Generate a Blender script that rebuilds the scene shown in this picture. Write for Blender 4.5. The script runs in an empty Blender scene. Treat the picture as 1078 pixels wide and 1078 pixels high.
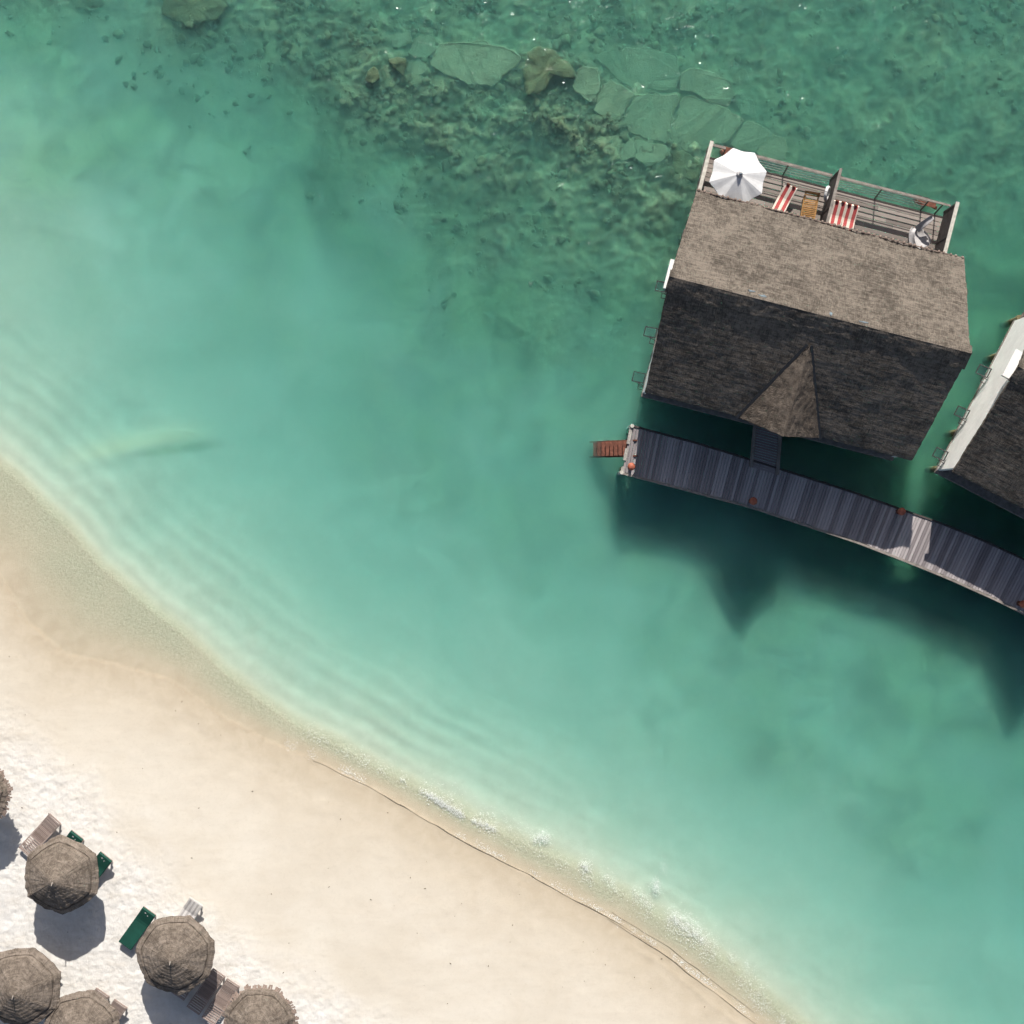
import bpy, math, random
import numpy as np
from mathutils import Vector, Matrix

random.seed(7)
rng = np.random.default_rng(11)
scn = bpy.context.scene
COL = scn.collection
PI = math.pi
R = math.radians

S = 22.0      # photo pixels per metre at the water level
H = 68.0      # camera height above the water
SUN_EL = 37.0
SUN_AZ = 5.8  # degrees east of +Y

def W(px, py, z=0.0):
    k = (1 - z / H) / S
    return Vector(((px - 539) * k, (539 - py) * k, z))

# ------------------------------------------------------------------ noise
def _hash(ix, iy, seed):
    n = (ix.astype(np.int64) * 374761393 + iy.astype(np.int64) * 668265263 + seed * 1274126177) & 0xffffffff
    n = ((n ^ (n >> 13)) * 1274126177) & 0xffffffff
    n = n ^ (n >> 16)
    return (n & 0xffffff) / float(0xffffff)

def vnoise(x, y, seed=0):
    x = np.asarray(x, float); y = np.asarray(y, float)
    ix = np.floor(x); iy = np.floor(y)
    fx = x - ix; fy = y - iy
    fx = fx * fx * (3 - 2 * fx); fy = fy * fy * (3 - 2 * fy)
    a = _hash(ix, iy, seed); b = _hash(ix + 1, iy, seed)
    c = _hash(ix, iy + 1, seed); d = _hash(ix + 1, iy + 1, seed)
    return (a * (1 - fx) + b * fx) * (1 - fy) + (c * (1 - fx) + d * fx) * fy

def fbm(x, y, seed=0, octv=4):          # about -1 .. 1
    t = 0; a = .5; s = 0
    for o in range(octv):
        ca, sa = math.cos(.6 + o), math.sin(.6 + o)
        t = t + a * (vnoise((x * ca - y * sa) * 2 ** o, (x * sa + y * ca) * 2 ** o, seed + o) * 2 - 1)
        s += a; a *= .5
    return t / s * 1.6

def sstep(a, b, x):
    t = np.clip((x - a) / (b - a), 0, 1)
    return t * t * (3 - 2 * t)

def sdist(poly, px, py):
    best = np.full(np.shape(px), 1e18); sg = np.zeros(np.shape(px))
    for (x0, y0), (x1, y1) in zip(poly[:-1], poly[1:]):
        dx, dy = x1 - x0, y1 - y0
        t = np.clip(((px - x0) * dx + (py - y0) * dy) / (dx * dx + dy * dy), 0, 1)
        d = (px - x0 - t * dx) ** 2 + (py - y0 - t * dy) ** 2
        cr = dx * (py - y0) - dy * (px - x0)
        m = d < best
        best = np.where(m, d, best); sg = np.where(m, np.where(cr < 0, 1.0, -1.0), sg)
    return sg * np.sqrt(best)

# ------------------------------------------------------------------ tagging
def tag(o, label=None, cat=None, group=None, kind=None):
    if label: o['label'] = label
    if cat: o['category'] = cat
    if group: o['group'] = group
    if kind: o['kind'] = kind
    return o

def empty(name, loc, rz=0, label=None, cat=None, group=None):
    o = bpy.data.objects.new(name, None)
    o.empty_display_size = .3
    COL.objects.link(o)
    o.location = loc; o.rotation_euler = (0, 0, rz)
    return tag(o, label, cat, group)

def dup(root, loc, rz, label=None, group=None):
    r = root.copy(); COL.objects.link(r); r.location = loc; r.rotation_euler = (0, 0, rz)
    if label: r['label'] = label
    if group: r['group'] = group
    for ch in list(root.children):
        c = ch.copy(); COL.objects.link(c); c.parent = r
        for g in list(ch.children):
            d = g.copy(); COL.objects.link(d); d.parent = c
    return r

class MB:
    def __init__(s):
        s.v = []; s.f = []; s.uv = []; s.tone = []
    def vert(s, p, uv=(0, 0), tone=.5):
        s.v.append(tuple(p)); s.uv.append(uv); s.tone.append(tone); return len(s.v) - 1
    def quadbox(s, c, ax, ay, az, tone=.5):
        """box from centre and three half axes"""
        c = Vector(c); ax = Vector(ax); ay = Vector(ay); az = Vector(az)
        n = len(s.v); off = random.random() * 50
        lx, ly, lz = ax.length, ay.length, az.length
        for k in range(8):
            sx, sy, sz = (1 if k & 1 else -1), (1 if k & 2 else -1), (1 if k & 4 else -1)
            s.vert(c + sx * ax + sy * ay + sz * az, (off + sx * lx, off + sy * ly + sz * lz), tone)
        for f in ((0, 2, 3, 1), (4, 5, 7, 6), (0, 1, 5, 4), (2, 6, 7, 3), (0, 4, 6, 2), (1, 3, 7, 5)):
            s.f.append(tuple(n + i for i in f))
        return s
    def box(s, x0, x1, y0, y1, z0, z1, tone=.5):
        return s.quadbox(((x0 + x1) / 2, (y0 + y1) / 2, (z0 + z1) / 2), ((x1 - x0) / 2, 0, 0), (0, (y1 - y0) / 2, 0), (0, 0, (z1 - z0) / 2), tone)
    def bar(s, p0, p1, w, h, tone=.5, up=(0, 0, 1)):
        p0 = Vector(p0); p1 = Vector(p1); d = p1 - p0
        up = Vector(up)
        if abs(d.normalized().dot(up)) > .98: up = Vector((1, 0, 0))
        side = d.cross(up).normalized(); u2 = side.cross(d).normalized()
        return s.quadbox((p0 + p1) / 2, d / 2, side * w / 2, u2 * h / 2, tone)
    def tube(s, p0, p1, r0, r1=None, n=10, tone=.5):
        r1 = r0 if r1 is None else r1
        p0 = Vector(p0); p1 = Vector(p1); d = (p1 - p0).normalized()
        a = d.orthogonal().normalized(); b = d.cross(a)
        i0 = len(s.v)
        for p, r in ((p0, r0), (p1, r1)):
            for k in range(n):
                t = 2 * PI * k / n
                s.vert(p + a * math.cos(t) * r + b * math.sin(t) * r, (t * r, 0), tone)
        for k in range(n):
            j = (k + 1) % n
            s.f.append((i0 + k, i0 + j, i0 + n + j, i0 + n + k))
        s.f.append(tuple(i0 + k for k in range(n - 1, -1, -1))); s.f.append(tuple(i0 + n + k for k in range(n)))
        return s
    def ball(s, c, rx, ry=None, rz=None, n=16, m=10, tone=.5):
        ry = ry or rx; rz = rz or rx
        i0 = len(s.v); c = Vector(c)
        for i in range(m + 1):
            ph = PI * i / m
            for k in range(n):
                t = 2 * PI * k / n
                s.vert(c + Vector((rx * math.sin(ph) * math.cos(t), ry * math.sin(ph) * math.sin(t), rz * math.cos(ph))), (t, ph), tone)
        for i in range(m):
            for k in range(n):
                j = (k + 1) % n
                s.f.append((i0 + i * n + k, i0 + (i + 1) * n + k, i0 + (i + 1) * n + j, i0 + i * n + j))
        return s
    def torus(s, c, nrm, R0, r0, n=28, m=10, tone=.5):
        c = Vector(c); nrm = Vector(nrm).normalized(); a = nrm.orthogonal().normalized(); b = nrm.cross(a)
        i0 = len(s.v)
        for i in range(n):
            t = 2 * PI * i / n; e = a * math.cos(t) + b * math.sin(t)
            for k in range(m):
                q = 2 * PI * k / m
                s.vert(c + e * (R0 + r0 * math.cos(q)) + nrm * r0 * math.sin(q), (t, q), tone)
        for i in range(n):
            for k in range(m):
                i2 = (i + 1) % n; k2 = (k + 1) % m
                s.f.append((i0 + i * m + k, i0 + i2 * m + k, i0 + i2 * m + k2, i0 + i * m + k2))
        return s
    def prism(s, pts, z0, z1, tone=.5):
        n = len(pts); i0 = len(s.v)
        for p in pts: s.vert((p[0], p[1], z0), (p[0], p[1]), tone)
        for p in pts: s.vert((p[0], p[1], z1), (p[0], p[1]), tone)
        s.f.append(tuple(i0 + k for k in range(n - 1, -1, -1))); s.f.append(tuple(i0 + n + k for k in range(n)))
        for k in range(n):
            j = (k + 1) % n
            s.f.append((i0 + k, i0 + j, i0 + n + j, i0 + n + k))
        return s
    def slab(s, fn, na, nb, thick, uvfn=None, thin_fn=None):
        """closed sheet: fn(a, b) -> top point arrays (vectorised), a/b in 0..1; thickness straight down"""
        A, B = np.meshgrid(np.linspace(0, 1, na), np.linspace(0, 1, nb), indexing='ij')
        X, Y, Z = fn(A, B)
        U, V = uvfn(A, B) if uvfn else (A, B)
        i0 = len(s.v)
        for dz in (0, thick):
            for i in range(na):
                for j in range(nb):
                    s.vert((X[i, j], Y[i, j], Z[i, j] - dz), (float(U[i, j]), float(V[i, j])), .5)
        N = na * nb
        for i in range(na - 1):
            for j in range(nb - 1):
                q = (i0 + i * nb + j, i0 + (i + 1) * nb + j, i0 + (i + 1) * nb + j + 1, i0 + i * nb + j + 1)
                s.f.append(q); s.f.append(tuple(N + k for k in reversed(q)))
        rim = [i * nb for i in range(na)] + [(na - 1) * nb + j for j in range(1, nb)] + \
              [i * nb + nb - 1 for i in range(na - 2, -1, -1)] + [j for j in range(nb - 2, 0, -1)]
        for k in range(len(rim)):
            a, b = rim[k], rim[(k + 1) % len(rim)]
            s.f.append((i0 + b, i0 + a, i0 + N + a, i0 + N + b))
        return s
    def build(s, name, mat, parent=None, smooth=False, loc=None):
        me = bpy.data.meshes.new(name)
        me.from_pydata(s.v, [], s.f); me.update()
        at = me.attributes.new('tuv', 'FLOAT_VECTOR', 'POINT')
        arr = np.zeros((len(s.v), 3), dtype=np.float32); arr[:, :2] = np.array(s.uv, dtype=np.float32)
        at.data.foreach_set('vector', arr.ravel())
        t = me.attributes.new('tone', 'FLOAT', 'POINT')
        t.data.foreach_set('value', np.array(s.tone, dtype=np.float32))
        me.materials.append(mat)
        if smooth: me.polygons.foreach_set('use_smooth', [True] * len(me.polygons))
        import bmesh
        bm = bmesh.new(); bm.from_mesh(me); bmesh.ops.recalc_face_normals(bm, faces=bm.faces); bm.to_mesh(me); bm.free()
        o = bpy.data.objects.new(name, me); COL.objects.link(o)
        if parent: o.parent = parent
        if loc: o.location = loc
        return o

# ------------------------------------------------------------------ materials
class NT:
    def __init__(s, name):
        s.m = bpy.data.materials.new(name); s.m.use_nodes = True
        s.t = s.m.node_tree; s.n = s.t.nodes; s.n.clear()
        s.out = s.n.new('ShaderNodeOutputMaterial')
    def node(s, typ, **kw):
        n = s.n.new('ShaderNode' + typ)
        for k, v in kw.items(): setattr(n, k, v)
        return n
    def link(s, a, b): s.t.links.new(a, b)
    def val(s, sock, v):
        if isinstance(v, bpy.types.NodeSocket): s.link(v, sock)
        elif v is not None: sock.default_value = v
    def math(s, op, a, b=None, c=None, clamp=False):
        n = s.node('Math', operation=op, use_clamp=clamp)
        s.val(n.inputs[0], a); s.val(n.inputs[1], b)
        if c is not None: s.val(n.inputs[2], c)
        return n.outputs[0]
    def mix(s, f, a, b, mode='MIX'):
        n = s.node('Mix', data_type='RGBA', blend_type=mode, clamp_factor=True)
        s.val(n.inputs[0], f)
        for i, v in ((6, a), (7, b)):
            if isinstance(v, bpy.types.NodeSocket): s.link(v, n.inputs[i])
            else: n.inputs[i].default_value = (*v, 1) if len(v) == 3 else v
        return n.outputs[2]
    def ramp(s, f, a, b):                    # smooth map of [a,b] to [0,1]
        n = s.node('MapRange', interpolation_type='SMOOTHSTEP')
        s.val(n.inputs[0], f); n.inputs[1].default_value = a; n.inputs[2].default_value = b
        return n.outputs[0]
    def noise(s, vec, scale, detail=4, rough=.55, dist=0):
        n = s.node('TexNoise'); n.inputs['Scale'].default_value = scale; n.inputs['Detail'].default_value = detail
        n.inputs['Roughness'].default_value = rough; n.inputs['Distortion'].default_value = dist
        s.link(vec, n.inputs['Vector']); return n.outputs[0]
    def mapping(s, vec, scale):
        n = s.node('Mapping'); n.inputs['Scale'].default_value = scale; s.link(vec, n.inputs['Vector']); return n.outputs[0]
    def attr(s, name):
        return s.node('Attribute', attribute_name=name)
    def obj(s): return s.node('TexCoord').outputs['Object']
    def bump(s, h, strength, dist=.05, normal=None):
        n = s.node('Bump'); n.inputs['Strength'].default_value = strength; n.inputs['Distance'].default_value = dist
        s.link(h, n.inputs['Height'])
        if normal is not None: s.link(normal, n.inputs['Normal'])
        return n.outputs[0]
    def bsdf(s, col, rough=.8, normal=None, spec=.3, metal=0):
        n = s.node('BsdfPrincipled')
        if isinstance(col, bpy.types.NodeSocket): s.link(col, n.inputs['Base Color'])
        else: n.inputs['Base Color'].default_value = (*col, 1)
        s.val(n.inputs['Roughness'], rough); n.inputs['Specular IOR Level'].default_value = spec
        n.inputs['Metallic'].default_value = metal
        if normal is not None: s.link(normal, n.inputs['Normal'])
        return n.outputs[0]
    def done(s, sh):
        s.link(sh, s.out.inputs['Surface']); return s.m

def mat_plain(name, col, rough=.7, var=.25, scale=6, bump=.15, spec=.3, metal=0):
    t = NT(name); v = t.obj()
    n = t.noise(v, scale, 5, .6); n2 = t.noise(v, scale * 9, 3, .6)
    f = t.math('ADD', t.math('MULTIPLY', n, .7), t.math('MULTIPLY', n2, .3))
    c = t.mix(t.ramp(f, .35, .68), tuple(x * (1 - var) for x in col), tuple(min(1, x * (1 + var * .7)) for x in col))
    return t.done(t.bsdf(c, rough, t.bump(n2, bump, .02), spec, metal))

def mat_thatch(name, dark, light, su=1.0, bs=.55):
    t = NT(name); uv = t.attr('tuv').outputs['Vector']; ob = t.obj()
    fib = t.noise(t.mapping(uv, (26 * su, 2.4, 1)), 1.0, 4, .65)             # stalks running down the slope
    fib2 = t.noise(t.mapping(uv, (70 * su, 7, 1)), 1.0, 3, .6)
    crs = t.noise(t.mapping(uv, (1.6 * su, 13, 1)), 1.0, 4, .7, .5)          # course lines along the slope
    big = t.noise(ob, .55, 4, .6, .6)
    med = t.noise(ob, 4.5, 5, .72, .5)
    f = t.math('ADD', t.math('MULTIPLY', fib, .26), t.math('MULTIPLY', crs, .24))
    f = t.math('ADD', f, t.math('MULTIPLY', big, .22))
    f = t.math('ADD', f, t.math('MULTIPLY', med, .28))
    c = t.mix(t.ramp(f, .42, .58), dark, light)
    spk = t.ramp(t.noise(t.mapping(uv, (9 * su, 5, 1)), 1.3, 3, .7, 1.0), .66, .74)
    c = t.mix(t.math('MULTIPLY', spk, .35), c, tuple(x * 1.5 for x in light))
    dk = t.ramp(t.noise(t.mapping(uv, (4 * su, 10, 1)), 1.1, 4, .75, .8), .64, .72)
    c = t.mix(t.math('MULTIPLY', dk, .55), c, tuple(x * .35 for x in dark))
    h = t.math('ADD', t.math('ADD', t.math('MULTIPLY', crs, .5), t.math('MULTIPLY', med, 1.1)), t.math('ADD', t.math('MULTIPLY', fib, .55), t.math('MULTIPLY', fib2, .35)))
    return t.done(t.bsdf(c, .95, t.bump(h, bs, .07), .1))

def mat_planks(name, dark, light, rough=.8):
    t = NT(name); uv = t.attr('tuv').outputs['Vector']; tone = t.attr('tone').outputs['Fac']
    g = t.noise(t.mapping(uv, (3, 45, 1)), 1.0, 5, .65, .3)
    st = t.noise(t.obj(), 1.1, 4, .65)
    f = t.math('ADD', t.math('MULTIPLY', tone, .52), t.math('ADD', t.math('MULTIPLY', g, .38), t.math('MULTIPLY', st, .18)))
    c = t.mix(t.ramp(f, .2, .85), dark, light)
    return t.done(t.bsdf(c, rough, t.bump(g, .3, .01), .25))

M = {}
M['thatch'] = mat_thatch('thatch_roof', (.062, .052, .043), (.172, .145, .120))
M['thatch_dark'] = mat_thatch('thatch_porch', (.055, .044, .036), (.135, .11, .09))
M['thatch_old'] = mat_thatch('thatch_parasol', (.10, .080, .064), (.225, .185, .152), 1.0)
M['fringe'] = mat_plain('palm_fringe', (.22, .165, .135), .9, .4, 20)
M['deck'] = mat_planks('weathered_deck', (.10, .083, .074), (.31, .265, .235))
M['jetty'] = mat_planks('jetty_boards', (.16, .138, .140), (.38, .34, .335))
M['grey_wood'] = mat_plain('grey_wood', (.23, .20, .175), .85, .35, 5)
M['pale_wood'] = mat_plain('pale_wood', (.48, .45, .39), .8, .25, 5)
M['worn_wood'] = mat_plain('worn_wood', (.34, .315, .28), .85, .4, 6)
M['dark_wood'] = mat_plain('dark_wood', (.055, .045, .042), .8, .4, 6)
M['wall'] = mat_plain('white_wall', (.74, .72, .69), .85, .10, 1.4, .08)
M['white'] = mat_plain('white_fabric', (.62, .61, .60), .9, .10, 3, .1)
M['plastic'] = mat_plain('pale_grey_plastic', (.42, .40, .395), .5, .15, 5, .05)
M['black'] = mat_plain('dark_metal', (.022, .022, .024), .5, .3, 9, .05, .5)
M['wire'] = mat_plain('steel_wire', (.10, .11, .10), .4, .2, 9, 0, .5, .6)
M['rust'] = mat_plain('rusty_steel', (.15, .056, .036), .85, .45, 7, .2)
M['ball'] = mat_plain('rust_red_paint', (.36, .105, .06), .6, .35, 8, .1)
M['concrete'] = mat_plain('algae_concrete', (.17, .145, .075), .9, .35, 4)
M['teak'] = mat_plain('teak', (.33, .175, .06), .7, .35, 9)
M['lounger_wood'] = mat_planks('lounger_wood', (.155, .115, .098), (.36, .285, .25))
M['lounger_pale'] = mat_planks('bleached_lounger_wood', (.32, .30, .29), (.58, .55, .53))
M['green'] = mat_plain('green_canvas', (.005, .052, .036), .75, .18, 3, .1)
M['cream'] = mat_plain('cream_canvas', (.72, .64, .55), .9, .06, 4, .05)
M['tarp'] = mat_plain('blue_grey_tarp', (.115, .145, .165), .6, .35, 9)
M['pebble'] = mat_plain('dark_drift', (.10, .075, .05), .9, .4, 9)
M['foam'] = mat_plain('sea_foam', (.82, .84, .80), .9, .05, 6, .1)

def mat_stripe():
    t = NT('red_striped_canvas'); uv = t.attr('tuv').outputs['Vector']
    x = t.node('SeparateXYZ'); t.link(uv, x.inputs[0])
    s = t.math('FRACT', t.math('MULTIPLY', x.outputs[0], 2.0))       # two stripes per cushion
    f = t.ramp(t.math('ABSOLUTE', t.math('SUBTRACT', s, .56)), .27, .25)
    n = t.noise(t.obj(), 14, 4)
    c = t.mix(f, (.74, .66, .56), (.47, .075, .075))
    c = t.mix(t.math('MULTIPLY', n, .18), c, (.30, .25, .22))
    return t.done(t.bsdf(c, .9, t.bump(n, .1, .02), .1))
M['stripe'] = mat_stripe()

def mat_glass():
    t = NT('clear_glass')
    a = t.node('BsdfTransparent'); a.inputs[0].default_value = (.93, .96, .95, 1)
    b = t.node('BsdfGlossy'); b.inputs['Roughness'].default_value = .04
    fr = t.node('Fresnel'); fr.inputs[0].default_value = 1.5
    m = t.node('MixShader'); t.link(fr.outputs[0], m.inputs[0]); t.link(a.outputs[0], m.inputs[1]); t.link(b.outputs[0], m.inputs[2])
    return t.done(m.outputs[0])
M['glass'] = mat_glass()

# ------------------------------------------------------------------ terrain
SHORE = [(-1500, -160), (-500, 250), (-160, 460), (-60, 545), (0, 604), (30, 655), (70, 688), (115, 698), (178, 715), (237, 756), (282, 779), (345, 806),
         (400, 834), (480, 880), (560, 922), (640, 965), (700, 1003), (760, 1049), (800, 1079), (860, 1124), (1010, 1250), (1600, 1800)]
OUTER = [(-1500, -300), (-500, 110), (-60, 440), (0, 488), (45, 533), (110, 600), (165, 646), (235, 708), (310, 764), (380, 797), (450, 835),
         (540, 882), (620, 924), (690, 964), (760, 1012), (850, 1085), (1010, 1215), (1600, 1740)]
REEF = [(-600, -120), (-100, 20), (0, 60), (120, 100), (230, 150), (300, 200), (350, 260), (420, 345), (520, 400), (640, 430), (720, 445), (900, 400), (1100, 330), (1700, 300)]
ALG = np.array([(0,60,.55),(0,130,.36),(0,220,.16),(0,330,0),(100,250,.18),(200,330,.1),(300,350,.15),(400,420,.3),(450,300,.6),(350,210,.5),(250,120,.62),(120,60,.6),(550,400,.48),(640,400,.5),(640,300,.7),(560,250,.8),
    (300,500,0),(450,560,.02),(560,620,.10),(620,560,.26),(640,480,.36),(600,720,.0),(700,720,.22),(800,720,.32),(900,800,.34),(1000,800,.42),(1070,850,.40),(1078,930,.15),
    (980,940,.05),(850,900,.0),(700,850,.0),(450,700,0),(1050,1010,.0),(200,500,0),(800,1000,0),(500,100,.85),(700,60,.85),(900,100,.9),(1050,60,1),(1060,250,.9),(900,400,.8),(1000,560,.75),(800,560,.7),(400,60,.8),(640,640,.3),(520,520,.25)], float)

def polyx(a, xs, ys): return np.interp(a, xs, ys)

def terrain(px, py):
    """height and masks at photo pixel positions"""
    px = np.asarray(px, float); py = np.asarray(py, float)
    warp = fbm(px / 55, py / 55, 3, 3) * 3.0
    s = sdist(SHORE, px, py) + warp * .35
    s2 = sdist(OUTER, px, py) + warp
    s2 = np.where(s < 0, np.minimum(s2, s - 1), s2)
    dep = polyx(s2, [0, 12, 35, 75, 125, 190, 270, 400, 520, 700, 1000, 2500], [.10, .22, .40, .60, .80, .95, 1.08, 1.2, 1.3, 1.35, 1.35, 2.8])
    dep = dep * (1 - .36 * np.exp(-((px + 10) ** 2 / 170 ** 2 + (py - 230) ** 2 / 190 ** 2)))
    mid = np.clip(s / np.maximum(s - s2, 1e-3), 0, 1)
    zmid = -.015 - .075 * mid ** 1.3
    zb = polyx(-s, [0, 10, 30, 70, 150, 250, 400, 900, 2500], [0, .008, .045, .18, .45, .75, 1.0, 1.8, 3.0])
    z = np.where(s2 > 0, -dep, np.where(s > 0, zmid, zb))
    # swash lip at the waterline
    lip = (sstep(300, 430, px) * .6) * (.55 + .6 * vnoise(px / 40, py / 40, 77))
    z = z + .02 * lip * np.exp(-((s + 1.0) / 2.6) ** 2)
    lip2 = sstep(620, 690, px) * .6
    z = z + .02 * lip2 * np.exp(-((s + 12 + 2 * fbm(px / 60, py / 60, 5, 2)) / 3) ** 2)
    # bars parallel to the shore
    env = sstep(2, 18, s2) * (1 - sstep(70, 150, s2)) * (.30 + .70 * (1 - sstep(380, 640, px)))
    z = z + env * .0105 * np.sin(2 * PI * s2 / 20 + 2.2 * fbm(px / 120, py / 120, 21, 3) + .6) * (.6 + .8 * vnoise(px / 70, py / 70, 31))
    z = z + sstep(0, 60, s2) * .05 * fbm(px / 60, py / 60, 41, 4)
    # tongue of sand
    ax, ay = .984, -.18
    t = (px - 85) * ax + (py - 480) * ay; n = -(px - 85) * ay + (py - 480) * ax
    n = n + 4 * np.sin(t / 45)
    tm = sstep(-40, 45, t) * (1 - sstep(105, 155, t))
    z = z + tm * (.035 * np.exp(-(n / 16) ** 2) - .03 * np.exp(-((n - 20) / 11) ** 2))
    # reef
    rd = sdist(REEF, px, py) + 26 * fbm(px / 90, py / 90, 51, 3)
    reef = sstep(-40, 110, rd)
    strong = sstep(10, 180, rd) * (1 - .1 * sstep(620, 760, px))
    ridge = np.exp(-((sdist([(-100, -60), (90, -5), (190, 20), (320, 70), (430, 130), (560, 130), (700, 190)], px, py) + 10 * fbm(px / 50, py / 50, 8, 2)) / 55) ** 2)
    wx, wy = px / S, py / S
    rough = .14 * fbm(wx / 1.9, wy / 1.9, 61, 4) + .12 * np.abs(fbm(wx / .6, wy / .6, 62, 4)) + .05 * fbm(wx / .22, wy / .22, 63, 3)
    z = z + reef * (.25 + .75 * strong) * rough * (1.15 + 1.0 * ridge) + strong * (.30 + .22 * ridge)
    w = np.zeros_like(px); a = np.zeros_like(px)
    for (x, y, v) in ALG:
        g = np.exp(-((px - x) ** 2 + (py - y) ** 2) / (2 * 75 ** 2)) + 1e-9 / (1 + ((px - x) ** 2 + (py - y) ** 2) / 1e4)
        w += g; a += g * v
    alg = np.clip(a / w, 0, 1)
    wet = np.where(s < 0, np.exp(-(np.maximum(-s, 0) / 60.0) ** 1.2), 1.0)
    coarse = sstep(-2, 16, s) * (1 - sstep(-3, 17, s2)) * sstep(.05, .80, mid) * (.75 + .5 * vnoise(px / 30, py / 30, 95))
    pale = tm * np.where(n < 2, np.exp(-((n - 2) / 13) ** 2), np.exp(-((n - 2) / 6) ** 2))
    alg = np.maximum(alg, .34 * sstep(25, 95, t) * (1 - sstep(125, 165, t)) * np.exp(-((n - 14) / 5.5) ** 2))
    # trampled dry sand beyond a line up the beach
    dl = sdist([(-1500, 0), (-400, 500), (-60, 700), (0, 742), (60, 785), (130, 850), (200, 925), (270, 985), (340, 1030), (430, 1085), (600, 1200), (1500, 2000)], px, py)
    dry = sstep(24, -52, dl + 14 * fbm(px / 38, py / 38, 71, 3))
    foot = np.abs(fbm(wx / .55, wy / .55, 81, 3)); rip = fbm(wx / .30, wy / .9, 82, 3)
    z = z + dry * (.026 * foot + .016 * rip - .006) + np.where(s < 0, .006 * fbm(wx / .5, wy / .5, 83, 3), 0)
    return z, wet, coarse, alg, reef * (.35 + .65 * strong) + .6 * strong * ridge, dry, s, pale

def terr_world(x, y):
    """height at world x, y (pixels follow the photograph's perspective)"""
    z = np.zeros_like(np.asarray(x, float))
    for _ in range(2):
        k = S / (1 - z / H)
        r = terrain(539 + x * k, 539 - y * k)
        z = r[0]
    return r

def axis(lim, step, far):
    a = list(np.arange(-lim, lim + 1e-6, step)); d = step; p = lim
    while p < far:
        d *= 1.35; p += d; a.append(p); a.insert(0, -p)
    return np.array(a)

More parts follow.
